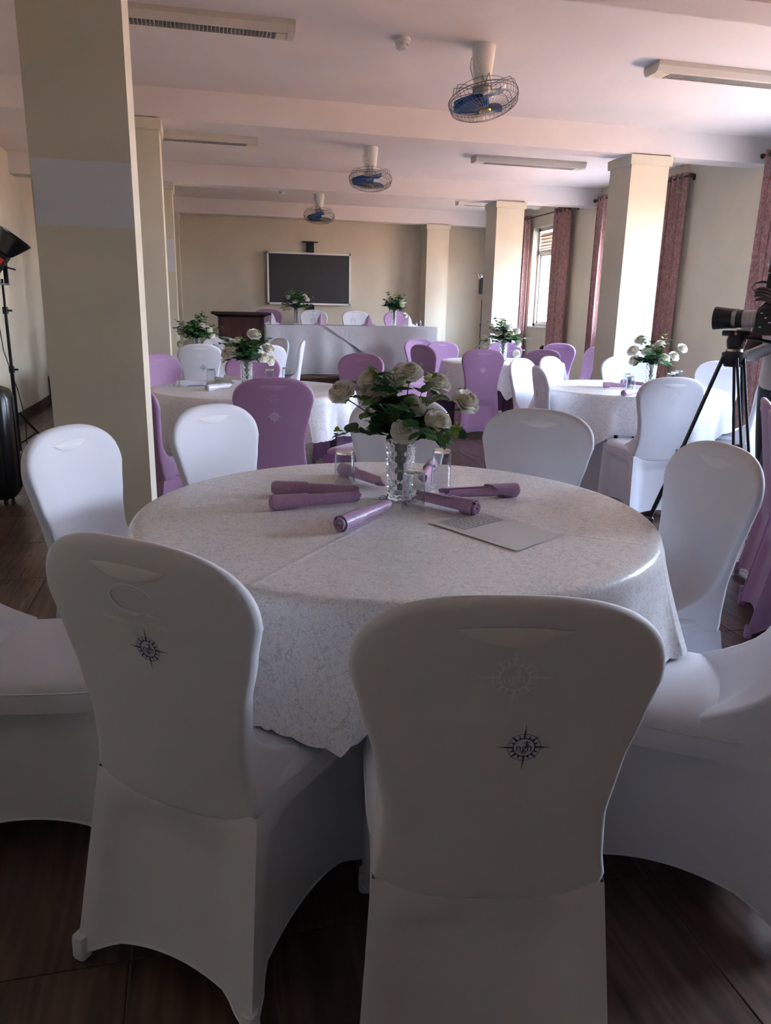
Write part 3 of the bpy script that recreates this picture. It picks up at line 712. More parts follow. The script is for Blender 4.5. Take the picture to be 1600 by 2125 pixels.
def napkin(kind, px0, px1, label, group, z=TZ):
    a, b_ = at_z(*px0, z+.018), at_z(*px1, z+.018); d = b_-a
    o = link('rolled_napkin', RM[kind], None, (a.x, a.y, z+.0016), (0, 0, math.atan2(-d.x, d.y)), None)
    k = max(.6, min(1.35, math.hypot(d.x, d.y)/.185)); o.scale = (1, k, 1); tag(o, label, 'napkin', group)
GN = 'purple rolled napkins on the nearest table'
napkin('p', (565, 1014), (740, 1020), 'purple rolled napkin lying just behind its twin, scalloped tip toward the vase', GN)
napkin('p', (560, 1046), (742, 1034), 'purple rolled napkin nearest the column side, open spiral end outward', GN)
napkin('p', (703, 1091), (800, 1052), 'purple rolled napkin with its spiral end over the cloth fold crease', GN)
napkin('p', (708, 974), (790, 1002), 'purple rolled napkin seen through the upturned glass before the purple chair', GN)
napkin('p', (897, 965), (870, 1008), 'purple rolled napkin standing behind the front glass beside the vase', GN)
napkin('p', (990, 1058), (868, 1030), 'purple rolled napkin resting on the printed paper sheet', GN)
napkin('p', (1075, 1018), (922, 1026), 'purple rolled napkin pointing toward the grey-shaded chair', GN)
GW = 'pale rolled napkins on the second table'
napkin('w', (428, 806), (476, 801), 'pale rolled napkin with visible spiral end', GW)
napkin('w', (372, 797), (425, 796), 'pale flattened napkin left of the upturned glass', GW); napkin('w', (448, 788), (492, 795), 'pale rolled napkin lying behind the spiral-ended one', GW)
napkin('w', (468, 783), (503, 788), 'pale rolled napkin pointing at the vase', GW)
G4N = 'purple rolled napkins on the tripod-side table'
napkin('p', (1251, 799), (1300, 801), 'purple rolled napkin left of the paired glasses', G4N); napkin('p', (1293, 817), (1332, 811), 'purple rolled napkin with spiral end under the paired glasses', G4N); napkin('p', (1290, 793), (1335, 798), 'purple rolled napkin lying behind the paired glasses', G4N)
napkin('p', (450, 735), (470, 735), 'purple rolled napkin on the bushy bouquet table', 'napkins on the bushy bouquet table')

def sheet(px_, label, z=TZ, lines=True):
    """paper from its four corners on the table"""
    P_ = [at_z(x, y, z) for x, y in px_]; o_ = P_[0]
    root = thing('paper_sheet', label, 'paper', (o_.x, o_.y, z), 0, 'paper sheets on the tables')
    q = [p-o_ for p in P_]; n = 8; m = MB()
    f = lambda u, v: ((q[0]*(1-u)+q[1]*u)*(1-v)+(q[3]*(1-u)+q[2]*u)*v)
    fn = lambda u, v: tuple(f(u, v)+Vector((0, 0, .0026+.0008*math.sin(u*5)*v)))
    m.grid(fn, n, n); m.grid(lambda u, v: tuple(Vector(fn(u, v))-Vector((0, 0, .0006))), n, n)
    obj('sheet', m, 'paper', root, 80)
    if lines:
        t = MB(); rnd = random.Random(2)
        for k in range(9):
            v = .05+k*.036; u = .12
            while u < .80:
                w_ = rnd.uniform(.03, .10); e = min(.84, u+w_)
                if k in (0, 8): e = .84
                t.add([Vector(fn(a, b_))+Vector((0, 0, .0006)) for a, b_ in ((u, v), (e, v), (e, v+.014), (u, v+.014))], [(0, 1, 2, 3)]); u = e+.012
        for u in (.10, .85): t.add([Vector(fn(a, b_))+Vector((0, 0, .0006)) for a, b_ in ((u, .03), (u+.008, .03), (u+.008, .37), (u, .37))], [(0, 1, 2, 3)])
        obj('printed_text', t, 'ink', root, 0)
sheet([(890, 1086), (1010, 1060), (1165, 1112), (1072, 1146)], 'white sheet with a printed text block on the nearest table')
sheet([(362, 803), (366, 790), (422, 789), (430, 800)], 'blank white sheet at the column side of the pale-napkin table', lines=False)
sheet([(640, 810), (665, 800), (700, 802), (690, 812)], 'blank white sheet by the empty edge of the pale-napkin table', lines=False)
sheet([(1192, 803), (1200, 799), (1250, 800), (1250, 804)], 'blank white sheet beside napkins on the tripod-side table', lines=False)
def tumbler_mesh(h=.118, r=.033):
    m = MB(); m.lathe([(r*.98, 0), (r, .0008), (r*.985, .02), (r*.925, h-.011)], 28, caps=False)
    m.lathe([(r*.95, 0), (r*.93, .02), (r*.87, h-.012)], 28, caps=False)
    m.lathe([(r*.95, 0), (r*.98, 0)], 28, caps=False); return m.mesh('tumbler', 'tumbler_glass', 40)
TM = tumbler_mesh()
TB = MB().lathe([(.004, .1068), (.025, .1070), (.0292, .109), (.0298, .1135), (.0285, .1172), (.004, .1176)], 28, caps=False).mesh('thick_base', 'crystal', 50)
def tumbler(p, label, group):
    o = thing('glass_tumbler', label, 'glass', (p.x, p.y, TZ+.0016), 0, group); link('cup_wall', TM, o); link('thick_base', TB, o)
GG = 'upturned tumblers on the nearest table'
tumbler(at_z(715, 1012, TZ), 'upturned glass tumbler over a napkin on the purple seat side', GG); tumbler(at_z(857, 1062, TZ), 'upturned glass tumbler standing right in front of the vase', GG); tumbler(at_z(914, 1008, TZ), 'upturned glass tumbler before the open wooden floor strip', GG)
for px_, lb in (((439, 800), 'upturned tumbler beside the pale napkins'), ((560, 800), 'upturned tumbler half hidden by the purple chair top'), ((594, 796), 'upturned tumbler toward the edge-on white chair')):
    tumbler(at_z(*px_, TZ), lb, 'upturned tumblers on the second table')
for px_, lb in (((1307, 813), 'front tumbler of the pair by the purple rolls'), ((1300, 806), 'rear tumbler of the pair by the purple rolls'), ((1390, 806), 'tumbler peeking over the faded-compass chair'), ((1397, 803), 'second tumbler peeking over the faded-compass chair'), ((1406, 799), 'taller tumbler behind the faded-compass chair')):
    tumbler(at_z(*px_, TZ), lb, 'upturned tumblers on the tripod-side table')
for px_, lb in (((1061, 749), 'tumbler beside the bouquet of the purple-chaired table'), ((1083, 746), 'rear tumbler beside the purple-chaired bouquet'), ((1002, 745), 'tumbler hidden behind the purple compass chair')):
    tumbler(at_z(*px_, TZ), lb, 'upturned tumblers on the far window-side table')
for px_, lb in (((448, 734), 'tumbler in front of the grey-white lectern chair'),): tumbler(at_z(*px_, TZ), lb, 'upturned tumblers on the bushy bouquet table')

# ------------------------------------------------------------------ vases and bouquets
def vase_mesh(h=.185, r=.041):
    m = MB(); nu, nv = 112, 66; rows = 11; per = 14
    def rad(v): return r*(.86+.14*v)
    def fn(u, v):
        z = h*v; k = v*rows; row = math.floor(k); a = (u*per+.5*(row % 2)) % 1; b_ = k-row
        d = math.hypot((a-.5)*1.0, (b_-.5)*1.05); bump = .0042*max(0, 1-(d/.48)**2)**.8
        if v < .04 or v > .96: bump = 0
        rr = rad(v)+bump; t = 2*PI*u; return (rr*math.cos(t), rr*math.sin(t), z)
    m.grid(fn, nu, nv, closed_u=True)
    m.lathe([(rad(1), h), (rad(1)-.004, h+.001), (rad(1)-.006, h-.004), (rad(.2)-.006, .035), (.6*r, .018), (.003, .016)], 40, caps=False)
    m.lathe([(.002, .0), (rad(0)*.9, 0), (rad(0), 0.0)], 40, caps=False)
    return m.mesh('bubble_vase', 'crystal', 70)
VM = vase_mesh()
def petal_grid(layer, j, n, seed=0):
    rnd = random.Random(layer*31+j+seed)
    rb, rtop, h, half, curl, z0 = [(.005, .011, .030, 1.25, .1, .008), (.008, .018, .032, 1.0, .2, .005), (.011, .025, .031, .88, .35, .002), (.013, .032, .027, .80, .5, -.001), (.014, .038, .021, .74, .7, -.004)][layer]
    th0 = 2*PI*j/n + layer*.7 + rnd.uniform(-.12, .12); h *= rnd.uniform(.92, 1.08)
    def fn(u, v):
        s_ = 2*u-1; t = v
        r = rb+(rtop-rb)*(t**1.3)+.010*curl*max(0, t-.6)*(1-.3*s_*s_); wd = half*(.55+.45*math.sin(PI*min(1, .25+t*.55)))
        z = z0+h*(t-.45*curl*max(0, t-.62)**1.2*2)-.010*s_*s_*t*(.4+.6*curl)+.0012*math.sin(7*s_+j)*t
        a = th0+s_*wd; return (r*math.cos(a), r*math.sin(a), z)
    m = MB().grid(fn, 6, 5); m.grid(lambda u, v: tuple(Vector(fn(1-u, v))*.985), 6, 5); return m
LAY = [3, 4, 5, 5, 6]
PET = [petal_grid(l, j, n).mesh('petal', 'petal', 70) for l, n in enumerate(LAY) for j in range(n)]
def rose_core_mb():
    m = MB(); m.lathe([(.001, .031), (.008, .0305), (.015, .027), (.021, .020), (.024, .010), (.016, -.004), (.004, -.012)], 16)
    m.grid(lambda u, v: ((.002+.012*u)*math.cos(u*15), (.002+.012*u)*math.sin(u*15), .026+.012*v*(1-.25*u)), 48, 2); return m
def calyx_mb():
    m = MB(); m.lathe([(.003, -.030), (.007, -.024), (.010, -.016), (.012, -.008)], 10, caps=False)
    for k in range(5):
        a = 2*PI*k/5
        m.grid(lambda u, v: ((.010+.016*v)*math.cos(a+(u-.5)*.9*(1-v)), (.010+.016*v)*math.sin(a+(u-.5)*.9*(1-v)), -.010-.004*v), 2, 3)
    return m
COREM = rose_core_mb().mesh('rose_core', 'petal_core', 60); CALM = calyx_mb().mesh('calyx', 'leaf_mid', 60)
def joined_rose():
    m = MB(); c_ = rose_core_mb(); m.add(c_.v, c_.f, 1)
    for l, n in enumerate(LAY):
        for j in range(n):
            p = petal_grid(l, j, n); m.add(p.v, p.f, 0)
    c_ = calyx_mb(); m.add(c_.v, c_.f, 2); return m.mesh('rose', ['petal', 'petal_core', 'leaf_mid'], 70)
ROSEM = joined_rose()
def leaf_grid(L, W, tip, bend=.25, fold=.12):
    def fn(u, v):
        s_ = 2*u-1; t = v; wd = W*(math.sin(PI*min(1, t**tip))**.75) if 0 < t < 1 else 0
        return (s_*wd, L*t, -bend*L*t*t+fold*abs(s_)*wd)
    return MB().grid(fn, 4, 7)
LEAF = {'round': leaf_grid(.042, .020, .85), 'point': leaf_grid(.066, .019, .75, .2), 'lime': leaf_grid(.020, .007, .8)}
LM = {(k, c_): g_.mesh('leaf', c_, 60) for k, g_ in LEAF.items() for c_ in ('leaf_dark', 'leaf_mid', 'leaf_lime')}
def frame(pos, d, roll=0):
    d = Vector(d).normalized(); a = Vector((0, 0, 1)) if abs(d.z) < .95 else Vector((1, 0, 0)); x = d.cross(a).normalized(); z = x.cross(d)
    Mx = Matrix((x, d, z)).transposed().to_4x4(); Mx.translation = pos
    return Mx @ Matrix.Rotation(roll, 4, 'Y')
def bouquet(loc, rz, roses, seed, label, vlabel, detail=2, nst=15, lime=.12, spread=1.0, scale=1.0, group='white rose bouquets in crystal vases', zb=TZ, hl=1.0, rs=1.02):
    rnd = random.Random(seed)
    v = link('crystal_vase', VM, None, (loc[0], loc[1], zb+.0016), (0, 0, rz), (scale, scale, scale*hl)); tag(v, vlabel, 'vase', 'bubbled crystal vases')
    root = thing('rose_bouquet', label, 'bouquet', (loc[0], loc[1], zb+.03), rz, group)
    if scale != 1: root.scale = (scale,)*3
    base = Vector((0, 0, .0)); neck = Vector((0, 0, .155*hl)); st = MB(); fol = MB(); fm = []
    def put_leaf(kind, mat, Mx, sc):
        if detail:
            o = link('leaf', LM[(kind, mat)], root); o.matrix_local = Mx @ Matrix.Scale(sc, 4)
        else:
            g_ = LEAF[kind]; mi = ('leaf_dark', 'leaf_mid', 'leaf_lime').index(mat); fol.add([Mx @ (Vector(p)*sc) for p in g_.v], g_.f, mi)
    for dx, dz, dw in roses:
        p = Vector((dx, -dw, dz-.03)); off = Vector((dx*.12, -dw*.12, 0)); d = (p-Vector((0, 0, .10))).normalized(); fd = (d*.75+Vector((0, -.75, .30))).normalized()
        mid = neck+off+(p-neck)*.45+Vector((0, 0, .015)); st.tube([base+off*.3, neck+off, mid, p-fd*.025], .0017, 5)
        q = fd.to_track_quat('Z', 'Y').to_matrix().to_4x4(); q.translation = p; q = q @ Matrix.Rotation(rnd.random()*6, 4, 'Z') @ Matrix.Scale(rnd.uniform(.92, 1.08)*rs, 4)
        if detail == 2:
            o = link('rose', COREM, root); o.matrix_local = q
            for pm in PET: link('petal', pm, o)
            link('calyx', CALM, o)
        else: o = link('rose', ROSEM, root); o.matrix_local = q
    for k in range(nst):
        a = 2*PI*(k+rnd.random()*.6)/nst; el = rnd.uniform(.05, 1.40); Ln = rnd.uniform(.09, .18)*spread*(1 if k % 3 else .65)*(1+.35*math.sin(el))
        d = Vector((math.cos(a)*math.cos(el), math.sin(a)*math.cos(el), math.sin(el))); 
        p0 = neck+Vector((d.x, d.y, 0))*.022; pts = [base, p0]
        for q in range(1, 7): t = q/6; pts.append(p0+d*Ln*t+Vector((0, 0, .03*math.sin(PI*t*.6)-.035*t*t)))
        st.tube(pts, [.0015]*4+[.0011]*4, 5)
        kind = 'point' if k % 4 == 0 else 'round'
        for q in range(2, 8):
            pp = pts[q]; tan = (pts[q]-pts[q-1]).normalized(); side = tan.cross(Vector((0, 0, 1))); side = side.normalized() if side.length > .05 else Vector((1, 0, 0))
            for s_ in (-1, 1):
                dd = tan*.5+side*s_*rnd.uniform(.6, 1)+Vector((0, 0, rnd.uniform(-.35, .5)))
                mat = 'leaf_lime' if rnd.random() < lime and q > 5 else ('leaf_mid' if rnd.random() < .35 else 'leaf_dark')
                put_leaf(kind, mat, frame(pp, dd, rnd.uniform(-.6, .6)), rnd.uniform(.85, 1.25)*(1 if q < 6 else .75))
        if k % 3 == 1:
            for q in range(5): put_leaf('lime', 'leaf_lime', frame(pts[-1]+Vector((rnd.uniform(-.01, .01), rnd.uniform(-.01, .01), rnd.uniform(0, .012))), (rnd.uniform(-1, 1), rnd.uniform(-1, 1), rnd.uniform(.2, 1))), rnd.uniform(.8, 1.1))
    obj('stems', st, 'stem_green', root, 60)
    if not detail: obj('foliage', fol, ['leaf_dark', 'leaf_mid', 'leaf_lime'], root, 60)['kind'] = 'stuff'
def face(x, y): return math.atan2(-x, y)          # local -Y looks back to the viewer
v1 = at_z(829, 1036, TZ)
bouquet(v1, face(v1.x, v1.y), [(.010, .215, .085), (.100, .240, .070), (.028, .278, .045), (.100, .335, -.03), (.180, .290, .0), (.020, .368, .0), (-.018, .335, -.05), (-.092, .345, -.01), (-.085, .305, .0), (-.168, .312, .02)], 11,
    'large white rose bouquet on the table with purple napkins', 'crystal vase with bubbled sides beside purple rolled napkins', 2, 40)
b2 = TABLES[2]; bouquet((.315, 5.45), face(.315, 5.45), [(.055, .360, .02), (.105, .215, .05), (.145, .265, .0), (-.09, .285, .02), (-.12, .235, .03), (-.05, .30, -.05), (.15, .19, -.04)], 12,
    'white rose bouquet above the purple chair with compass back', 'crystal vase behind the purple compass-back chair', 1, 28, rs=1.25)
bouquet((3.44, 5.36), face(3.44, 5.36), [(-.10, .355, .0), (-.145, .275, .05), (.045, .325, -.02), (.085, .225, .06), (.205, .305, .0), (-.02, .29, -.03), (.15, .24, -.03), (-.13, .20, -.03), (-.045, .27, .03)], 13,
    'white rose bouquet with lime leaves in front of the bright column', 'crystal vase lit from the window on the tripod-side table', 1, 24, .35, rs=1.15)
bouquet((-.03, 9.15), face(-.03, 9.15), [(-.15, .25, .03), (-.10, .20, .05), (.06, .30, .04), (.12, .27, .02), (-.16, .12, .0), (.15, .22, .03), (-.12, .32, 0)], 14,
    'bushy leafy rose bouquet next to the lectern', 'crystal vase under the bushy leafy bouquet', 0, 46, .1, 1.35, 1.1, rs=1.1)
bouquet((3.47, 8.5), face(3.47, 8.5), [(-.11, .30, .0), (-.05, .28, .04), (.03, .33, 0), (.12, .30, .0), (-.16, .17, .02), (.14, .18, .03), (-.20, .22, .0), (.04, .25, .05), (.13, .08, .05)], 15,
    'white rose bouquet on the purple-chaired table by the patched column', 'crystal vase on the purple-chaired table', 0, 26, .1, 1.2, 1.15, rs=1.1)

# ------------------------------------------------------------------ head table on the stage
hx0, hx1, hy0, hy1 = .93, 3.53, 11.27, 11.98; hz = 1.075
t = thing('head_table', 'long banquet table on the stage', 'table', (0, 0, 0)); obj('tabletop', MB().box((hx0+.03, hy0+.03, hz-.035), (hx1-.03, hy1-.03, hz-.006)), 'cream_plastic', t, 0)
for x in (hx0+.2, (hx0+hx1)/2, hx1-.2):
    for y in (hy0+.12, hy1-.12): obj('leg', MB().tube([(x, y, hz-.03), (x, y, zs)], .015, 8), 'black_metal', t)
def table_skirt(name, pts_top, z0, z1, seed, label, off=0, wav=.012, topface=None, diag=None):
    rnd = random.Random(seed); m = MB(); ph = rnd.random()*6
    L = [0]
    for a, b_ in zip(pts_top, pts_top[1:]): L.append(L[-1]+math.hypot(b_[0]-a[0], b_[1]-a[1]))
    def along(s_):
        for k in range(len(pts_top)-1):
            if s_ <= L[k+1] or k == len(pts_top)-2:
                f = (s_-L[k])/(L[k+1]-L[k]); a, b_ = pts_top[k], pts_top[k+1]; d = Vector((b_[0]-a[0], b_[1]-a[1])).normalized(); return a[0]+(b_[0]-a[0])*f, a[1]+(b_[1]-a[1])*f, d.y, -d.x
    def fn(u, v):
        s_ = u*L[-1]
        if diag: s_ = s_+(1-u)*diag*v
        if diag: s_ += (1-u)*.006*math.sin(v*60)
        x, y, nx, ny = along(s_); w_ = (wav*math.sin(s_*17+ph)+wav*.8*math.sin(s_*7.3+ph*2)+.012)*v**.8+off+.012*v
        return (x+nx*w_, y+ny*w_, z1+(z0-z1)*v)
    m.grid(fn, 150, 16)
    if topface: (a, b_, c_, d) = topface; m.grid(lambda u, v: (a+(c_-a)*u, b_+(d-b_)*v, z1+min(off, .0015)), 12, 4)
    o = obj(name, m, 'silver_satin', None, 60); return tag(o, label, 'tablecloth', 'silvery satin head table cloths')
table_skirt('table_skirt', [(hx0, hy1), (hx0, hy0), (hx1-.05, hy0)], zs+.012, hz, 1, 'silvery satin cloth hanging in loose folds beside the lectern', 0, .022, (hx0, hy0, hx1, hy1))
table_skirt('table_skirt', [(1.78, hy0), (hx1, hy0), (hx1, hy1)], zs+.02, hz+.001, 2, 'silvery satin cloth with a scalloped diagonal edge on the head table', .040, .006, (1.78, hy0, hx1, hy1), 1.08)
def wine(p, label):
    o = link('wine_glass', WM, None, p); tag(o, label, 'wine glass', 'upturned wine glasses on the head table')
wg = MB(); wg.lathe([(.030, 0), (.038, .03), (.041, .055), (.034, .085), (.012, .105), (.005, .115), (.004, .19), (.010, .196), (.036, .2), (.036, .203), (.002, .203)], 20, caps=False)
WM = wg.mesh('wine_glass', 'tumbler_glass', 60)
for px_, lb in ((650, 'upturned wine glass before the first white head table chair'), (733, 'upturned wine glass before the second white head table chair'), (869, 'upturned wine glass at the column end of the head table')):
    p = at_z(px_, 676, hz); p = at_y(px_, 672, 11.55); wine((p.x, 11.55, hz+.004), lb)
def fan_napkin(px_, mat, label):
    p = at_y(px_, 672, 11.5); root = thing('folded_napkin', label, 'napkin', (p.x, 11.5, hz+.004), 0, 'fan-folded napkins on the head table')
    m = MB().loft([[(r*math.cos(2*PI*j/10)*(1+.18*(j % 2)), r*.55*math.sin(2*PI*j/10)*(1+.18*(j % 2)), z) for j in range(10)] for r, z in ((.050, 0), (.052, .03), (.046, .07), (.036, .10), (.018, .135), (.003, .155))])
    obj('peak', m, mat, root, 25)
    for s_ in (-1, 1): obj('wing', MB().loft([[(s_*(.03+.08*t+.0*q), q2*(1-.6*t), max(.0, q*(1-.75*t))) for q2, q in ((-.03, 0), (.03, 0), (.012, .05), (-.012, .05))] for t in (0, .5, 1)]), mat, root, 25)
fan_napkin(565, 'napkin_white', 'white fan-folded napkin beside the lectern'); fan_napkin(666, 'purple_damask', 'purple fan-folded napkin beside the first wine glass'); fan_napkin(765, 'purple_damask', 'purple fan-folded napkin in the middle of the head table'); fan_napkin(848, 'napkin_white', 'white fan-folded napkin near the cream column')
for px_, sd_, lb, vl, rs in ((616, 21, 'dark leafy bouquet in front of the screen on the head table', 'slim crystal vase below the screen', [(-.02, .33, .06), (-.17, .22, .02), (-.09, .22, .05), (.15, .36, .02), (-.12, .38, .03), (.12, .40, .0)]),
                             (817, 22, 'sparser leafy rose bouquet toward the column end of the head table', 'slim crystal vase near the white fan napkin', [(-.06, .36, .03), (.11, .34, .04), (.12, .30, .05), (.02, .40, 0), (.15, .36, .0), (.17, .16, .03)])):
    p = at_y(px_, 672, 11.65); bouquet((p.x, 11.65), face(p.x, 11.65), rs, sd_, lb, vl, 0, 40, .06, 1.3, 1.0, zb=hz+.0025, hl=1.35, rs=1.1)
def hsheet(px_, label):
    p = at_y(px_, 674, 11.45); o = obj('paper_sheet', MB().loft([[(x, y, z) for x, y in ((-.1, -.07), (.1, -.07), (.1, .07), (-.1, .07))] for z in (0, .0015)]), 'paper', None, 0, loc=(p.x, 11.45, hz+.004)); tag(o, label, 'paper', 'paper sheets on the tables')
hsheet(798, 'flat white sheet on the head table beside the sparser bouquet')

# lectern
LY = 10.35; q0, q1 = at_y(438, 657, LY), at_y(563, 661, LY)
t = thing('lectern', 'dark mahogany lectern with a wide overhanging top', 'lectern', ((q0.x+q1.x)/2, LY+.2, 0)); hw = (q1.x-q0.x)/2
obj('top', MB().rbox((-hw, -.22, 1.215), (hw, .22, 1.25), .012), 'dark_wood', t); obj('under_moulding', MB().loft([[(s1*(hw-e), s2*(.2-e), z) for s1, s2 in ((1, 1), (-1, 1), (-1, -1), (1, -1))] for z, e in ((1.215, .03), (1.18, .10))]), 'dark_wood', t, 20)
obj('front_panel', MB().box((-hw+.13, -.165, .06), (hw-.13, -.14, 1.18)), 'red_wood', t, 0)
for s_ in (-1, 1): obj('side_post', MB().box((s_*(hw-.115)-.022, -.18, .04), (s_*(hw-.115)+.022, .16, 1.18)), 'dark_wood', t, 0)
obj('plinth', MB().rbox((-hw+.06, -.22, 0), (hw-.06, .2, .06), .01), 'dark_wood', t)

# ------------------------------------------------------------------ studio lights, case
def stand(loc, top, label, name='studio_light', rz=0, legr=.42, hub=.45):
    root = thing(name, label, 'studio light', loc, rz, 'studio lights on stands')
    for k, (a, b_, r) in enumerate(((.02, .75, .0165), (.70, 1.25, .0135), (1.2, top, .0105))):
        if b_ > a and a < top: obj('pole', MB().tube([(0, 0, a), (0, 0, min(b_, top))], r, 12), 'black_metal', root)
    for z in (.74, 1.24):
        if z < top: c_ = obj('collar', MB().lathe([(.02, z-.03), (.024, z-.028), (.024, z+.025), (.019, z+.03)], 14), 'black_plastic', root); obj('knob', MB().tube([(.02, 0, z), (.06, 0, z)], .009, 8), 'black_plastic', c_)
    for k in range(3):
        a = 2*PI*k/3+.25; c_, s_ = math.cos(a), math.sin(a)
        lg = obj('leg', MB().tube([(.025*c_, .025*s_, hub), (legr*c_, legr*s_, .012)], .010, 8), 'black_metal', root)
        obj('brace', MB().tube([(.02*c_, .02*s_, .09), (legr*.5*c_, legr*.5*s_, hub*.5)], .007, 8), 'black_metal', lg)
        obj('rubber_foot', MB().tube([(legr*.97*c_, legr*.97*s_, .022), (legr*1.03*c_, legr*1.03*s_, .012)], .012, 8), 'black_plastic', lg)
    return root
sl = at_z(37, 882, .05)
sp = Vector((sl.x, sl.y, 0)); sp = Vector((-1.62, 7.3, 0))
px_ = at_y(31, 830, 7.3); sp.x = px_.x
t = stand(sp, 1.50, 'black studio light with red side panel leaning by the left wall', rz=R(-20), legr=.30, hub=.36)
Mh = Matrix.Translation((0.0, 0, 1.66)) @ Matrix.Rotation(R(20), 4, 'Z') @ Matrix.Rotation(R(38), 4, 'Y')
obj('yoke', MB().box((-.02, -.07, -.16), (.02, -.058, .03), M=Matrix.Translation((0, 0, 1.62))).box((-.02, .058, -.16), (.02, .07, .03), M=Matrix.Translation((0, 0, 1.62))).box((-.02, -.07, -.17), (.02, .07, -.155), M=Matrix.Translation((0, 0, 1.62))), 'black_metal', t, 0)
hd = obj('lamp_body', MB().rbox((-.055, -.055, -.14), (.055, .055, .06), .012, M=Mh), 'black_plastic', t); obj('red_panel', MB().box((-.04, -.058, -.10), (.04, -.054, .02), M=Mh).box((-.04, .054, -.10), (.04, .058, .02), M=Mh), 'red_plastic', hd, 0)
obj('reflector', MB().lathe([(.055, .06), (.07, .075), (.10, .14), (.135, .225), (.142, .228), (.138, .232), (.13, .222), (.095, .14), (.06, .08), (.003, .075)], 28, Mh, caps=False), 'black_satin', t)
obj('tilt_handle', MB().tube([(.03, 0, 1.60), (.13, .0, 1.575)], .007, 8), 'black_plastic', t)
obj('power_cable', MB().tube([(-.02, 0, 1.5), (-.10, .03, 1.25), (-.09, .05, .9), (.0, .06, .55), (.06, .03, .3), (.10, -.05, .02)], .005, 6), 'black_plastic', t)
p = at_y(997, 700, 12.2)
t = stand((p.x, 12.2, zs), 1.15, 'black studio light with silver reflector bowl beside the patched column', rz=R(80), legr=.36, hub=.42)
obj('arm', MB().tube([(0, 0, 1.14), (-.06, 0, 1.16), (-.07, 0, 1.26), (-.02, 0, 1.30)], .008, 8), 'black_metal', t)
Mh = Matrix.Translation((0, 0, 1.33)) @ Matrix.Rotation(R(4), 4, 'Y'); obj('lamp_body', MB().rbox((-.065, -.065, -.09), (.065, .065, .14), .012, M=Mh), 'black_plastic', t)
obj('reflector', MB().lathe([(.05, .14), (.075, .165), (.09, .22), (.086, .222), (.07, .17), (.004, .15)], 24, Mh, caps=False), 'chrome', t)
# black case standing at the left
pc = at_z(45, 1050, 0)
t = thing('hard_case', 'tall black hard-shell case standing beside the thick patched column', 'case', (pc.x-.02, pc.y, 0))
obj('shell', MB().rbox((-.46, -.02, .03), (.0, .28, .775), .075), 'black_satin', t); obj('rib', MB().rbox((-.40, -.028, .12), (-.06, -.018, .70), .008), 'black_plastic', t)
obj('seam', MB().tube([(-.462+.0, .13, .10), (-.462, .13, .70), (-.39, .13, .777), (-.07, .13, .777), (.002, .13, .70), (.002, .13, .10)], .004, 6), 'black_metal', t)
for x in (-.38, -.08):
    for y in (.04, .22): obj('caster', MB().lathe([(.018, -.012), (.030, -.008), (.030, .008), (.018, .012)], 14, Matrix.Translation((x, y, .030)) @ Matrix.Rotation(PI/2, 4, 'Y')), 'black_plastic', t)
obj('handle', MB().tube([(-.31, .13, .77), (-.30, .13, .80), (-.16, .13, .80), (-.15, .13, .77)], .009, 8), 'black_plastic', t)

# ------------------------------------------------------------------ video camera on tripod
CY = 3.72
hd0 = at_y(1528, 705, CY); TXc = hd0.x
t = thing('video_tripod', 'tall black video tripod with twin-tube legs beside white chairs', 'tripod', (TXc, CY, 0))
zb_ = at_y(1528, 742, CY).z
angs = [math.atan2(3.36-CY, 2.89-TXc)]; angs += [angs[0]+2*PI/3, angs[0]-2*PI/3]
for a in angs:
    c_, s_ = math.cos(a), math.sin(a); n_ = Vector((-s_, c_, 0)); d0 = Vector((.055*c_, .055*s_, zb_)); d1 = Vector((.345*c_, .345*s_, .10)); mid = d0.lerp(d1, .58); m = MB()
    for s2 in (-1, 1): m.tube([d0+n_*.022*s2, mid+n_*.022*s2], .0085, 8)
    lg = obj('leg', m, 'black_metal', t); obj('leg_joint', MB().box((-.036, -.02, -.04), (.036, .02, .03), M=Matrix.Translation(mid) @ Matrix.Rotation(a+PI/2, 4, 'Z')), 'black_plastic', lg, 0)
    obj('lower_tube', MB().tube([mid.lerp(d0, .1), d1+Vector((0, 0, .03))], .013, 10), 'black_metal', lg)
    obj('foot_block', MB().rbox((-.022, -.018, .045), (.022, .018, .125), .006, M=Matrix.Translation((.345*c_, .345*s_, 0)) @ Matrix.Rotation(a, 4, 'Z')), 'black_plastic', lg)
    obj('foot_knob', MB().tube([Vector((.345*c_, .345*s_, .09))+n_*.015, Vector((.345*c_, .345*s_, .09))+n_*.05], .014, 8), 'black_plastic', lg)
    obj('spike', MB().lathe([(.004, 0), (.011, .004), (.011, .03), (.006, .05)], 10, Matrix.Translation((.345*c_, .345*s_, 0))), 'black_plastic', lg)
    obj('lock_knob', MB().tube([mid+n_*.03, mid+n_*.062], .015, 8), 'black_plastic', lg)
obj('bowl', MB().lathe([(.045, zb_-.05), (.062, zb_-.02), (.066, zb_+.025), (.055, zb_+.03)], 20), 'black_plastic', t); obj('level_ring', MB().lathe([(.044, zb_+.03), (.048, zb_+.034), (.046, zb_+.046), (.03, zb_+.048)], 20), 'chrome', t)
zh = at_y(1528, 686, CY).z
obj('fluid_head', MB().lathe([(.040, zb_+.046), (.046, zb_+.06), (.05, (zb_+zh)/2+.02), (.040, zh-.012), (.03, zh-.006)], 20).rbox((-.075, -.035, zh-.03), (.065, .035, zh), .008), 'black_plastic', t)
obj('head_dial', MB().lathe([(.012, 0), (.012, .006), (.003, .007)], 14, Matrix.Translation((-.04, -.036, zh-.012)) @ Matrix.Rotation(PI/2, 4, 'X')), 'chrome', t)
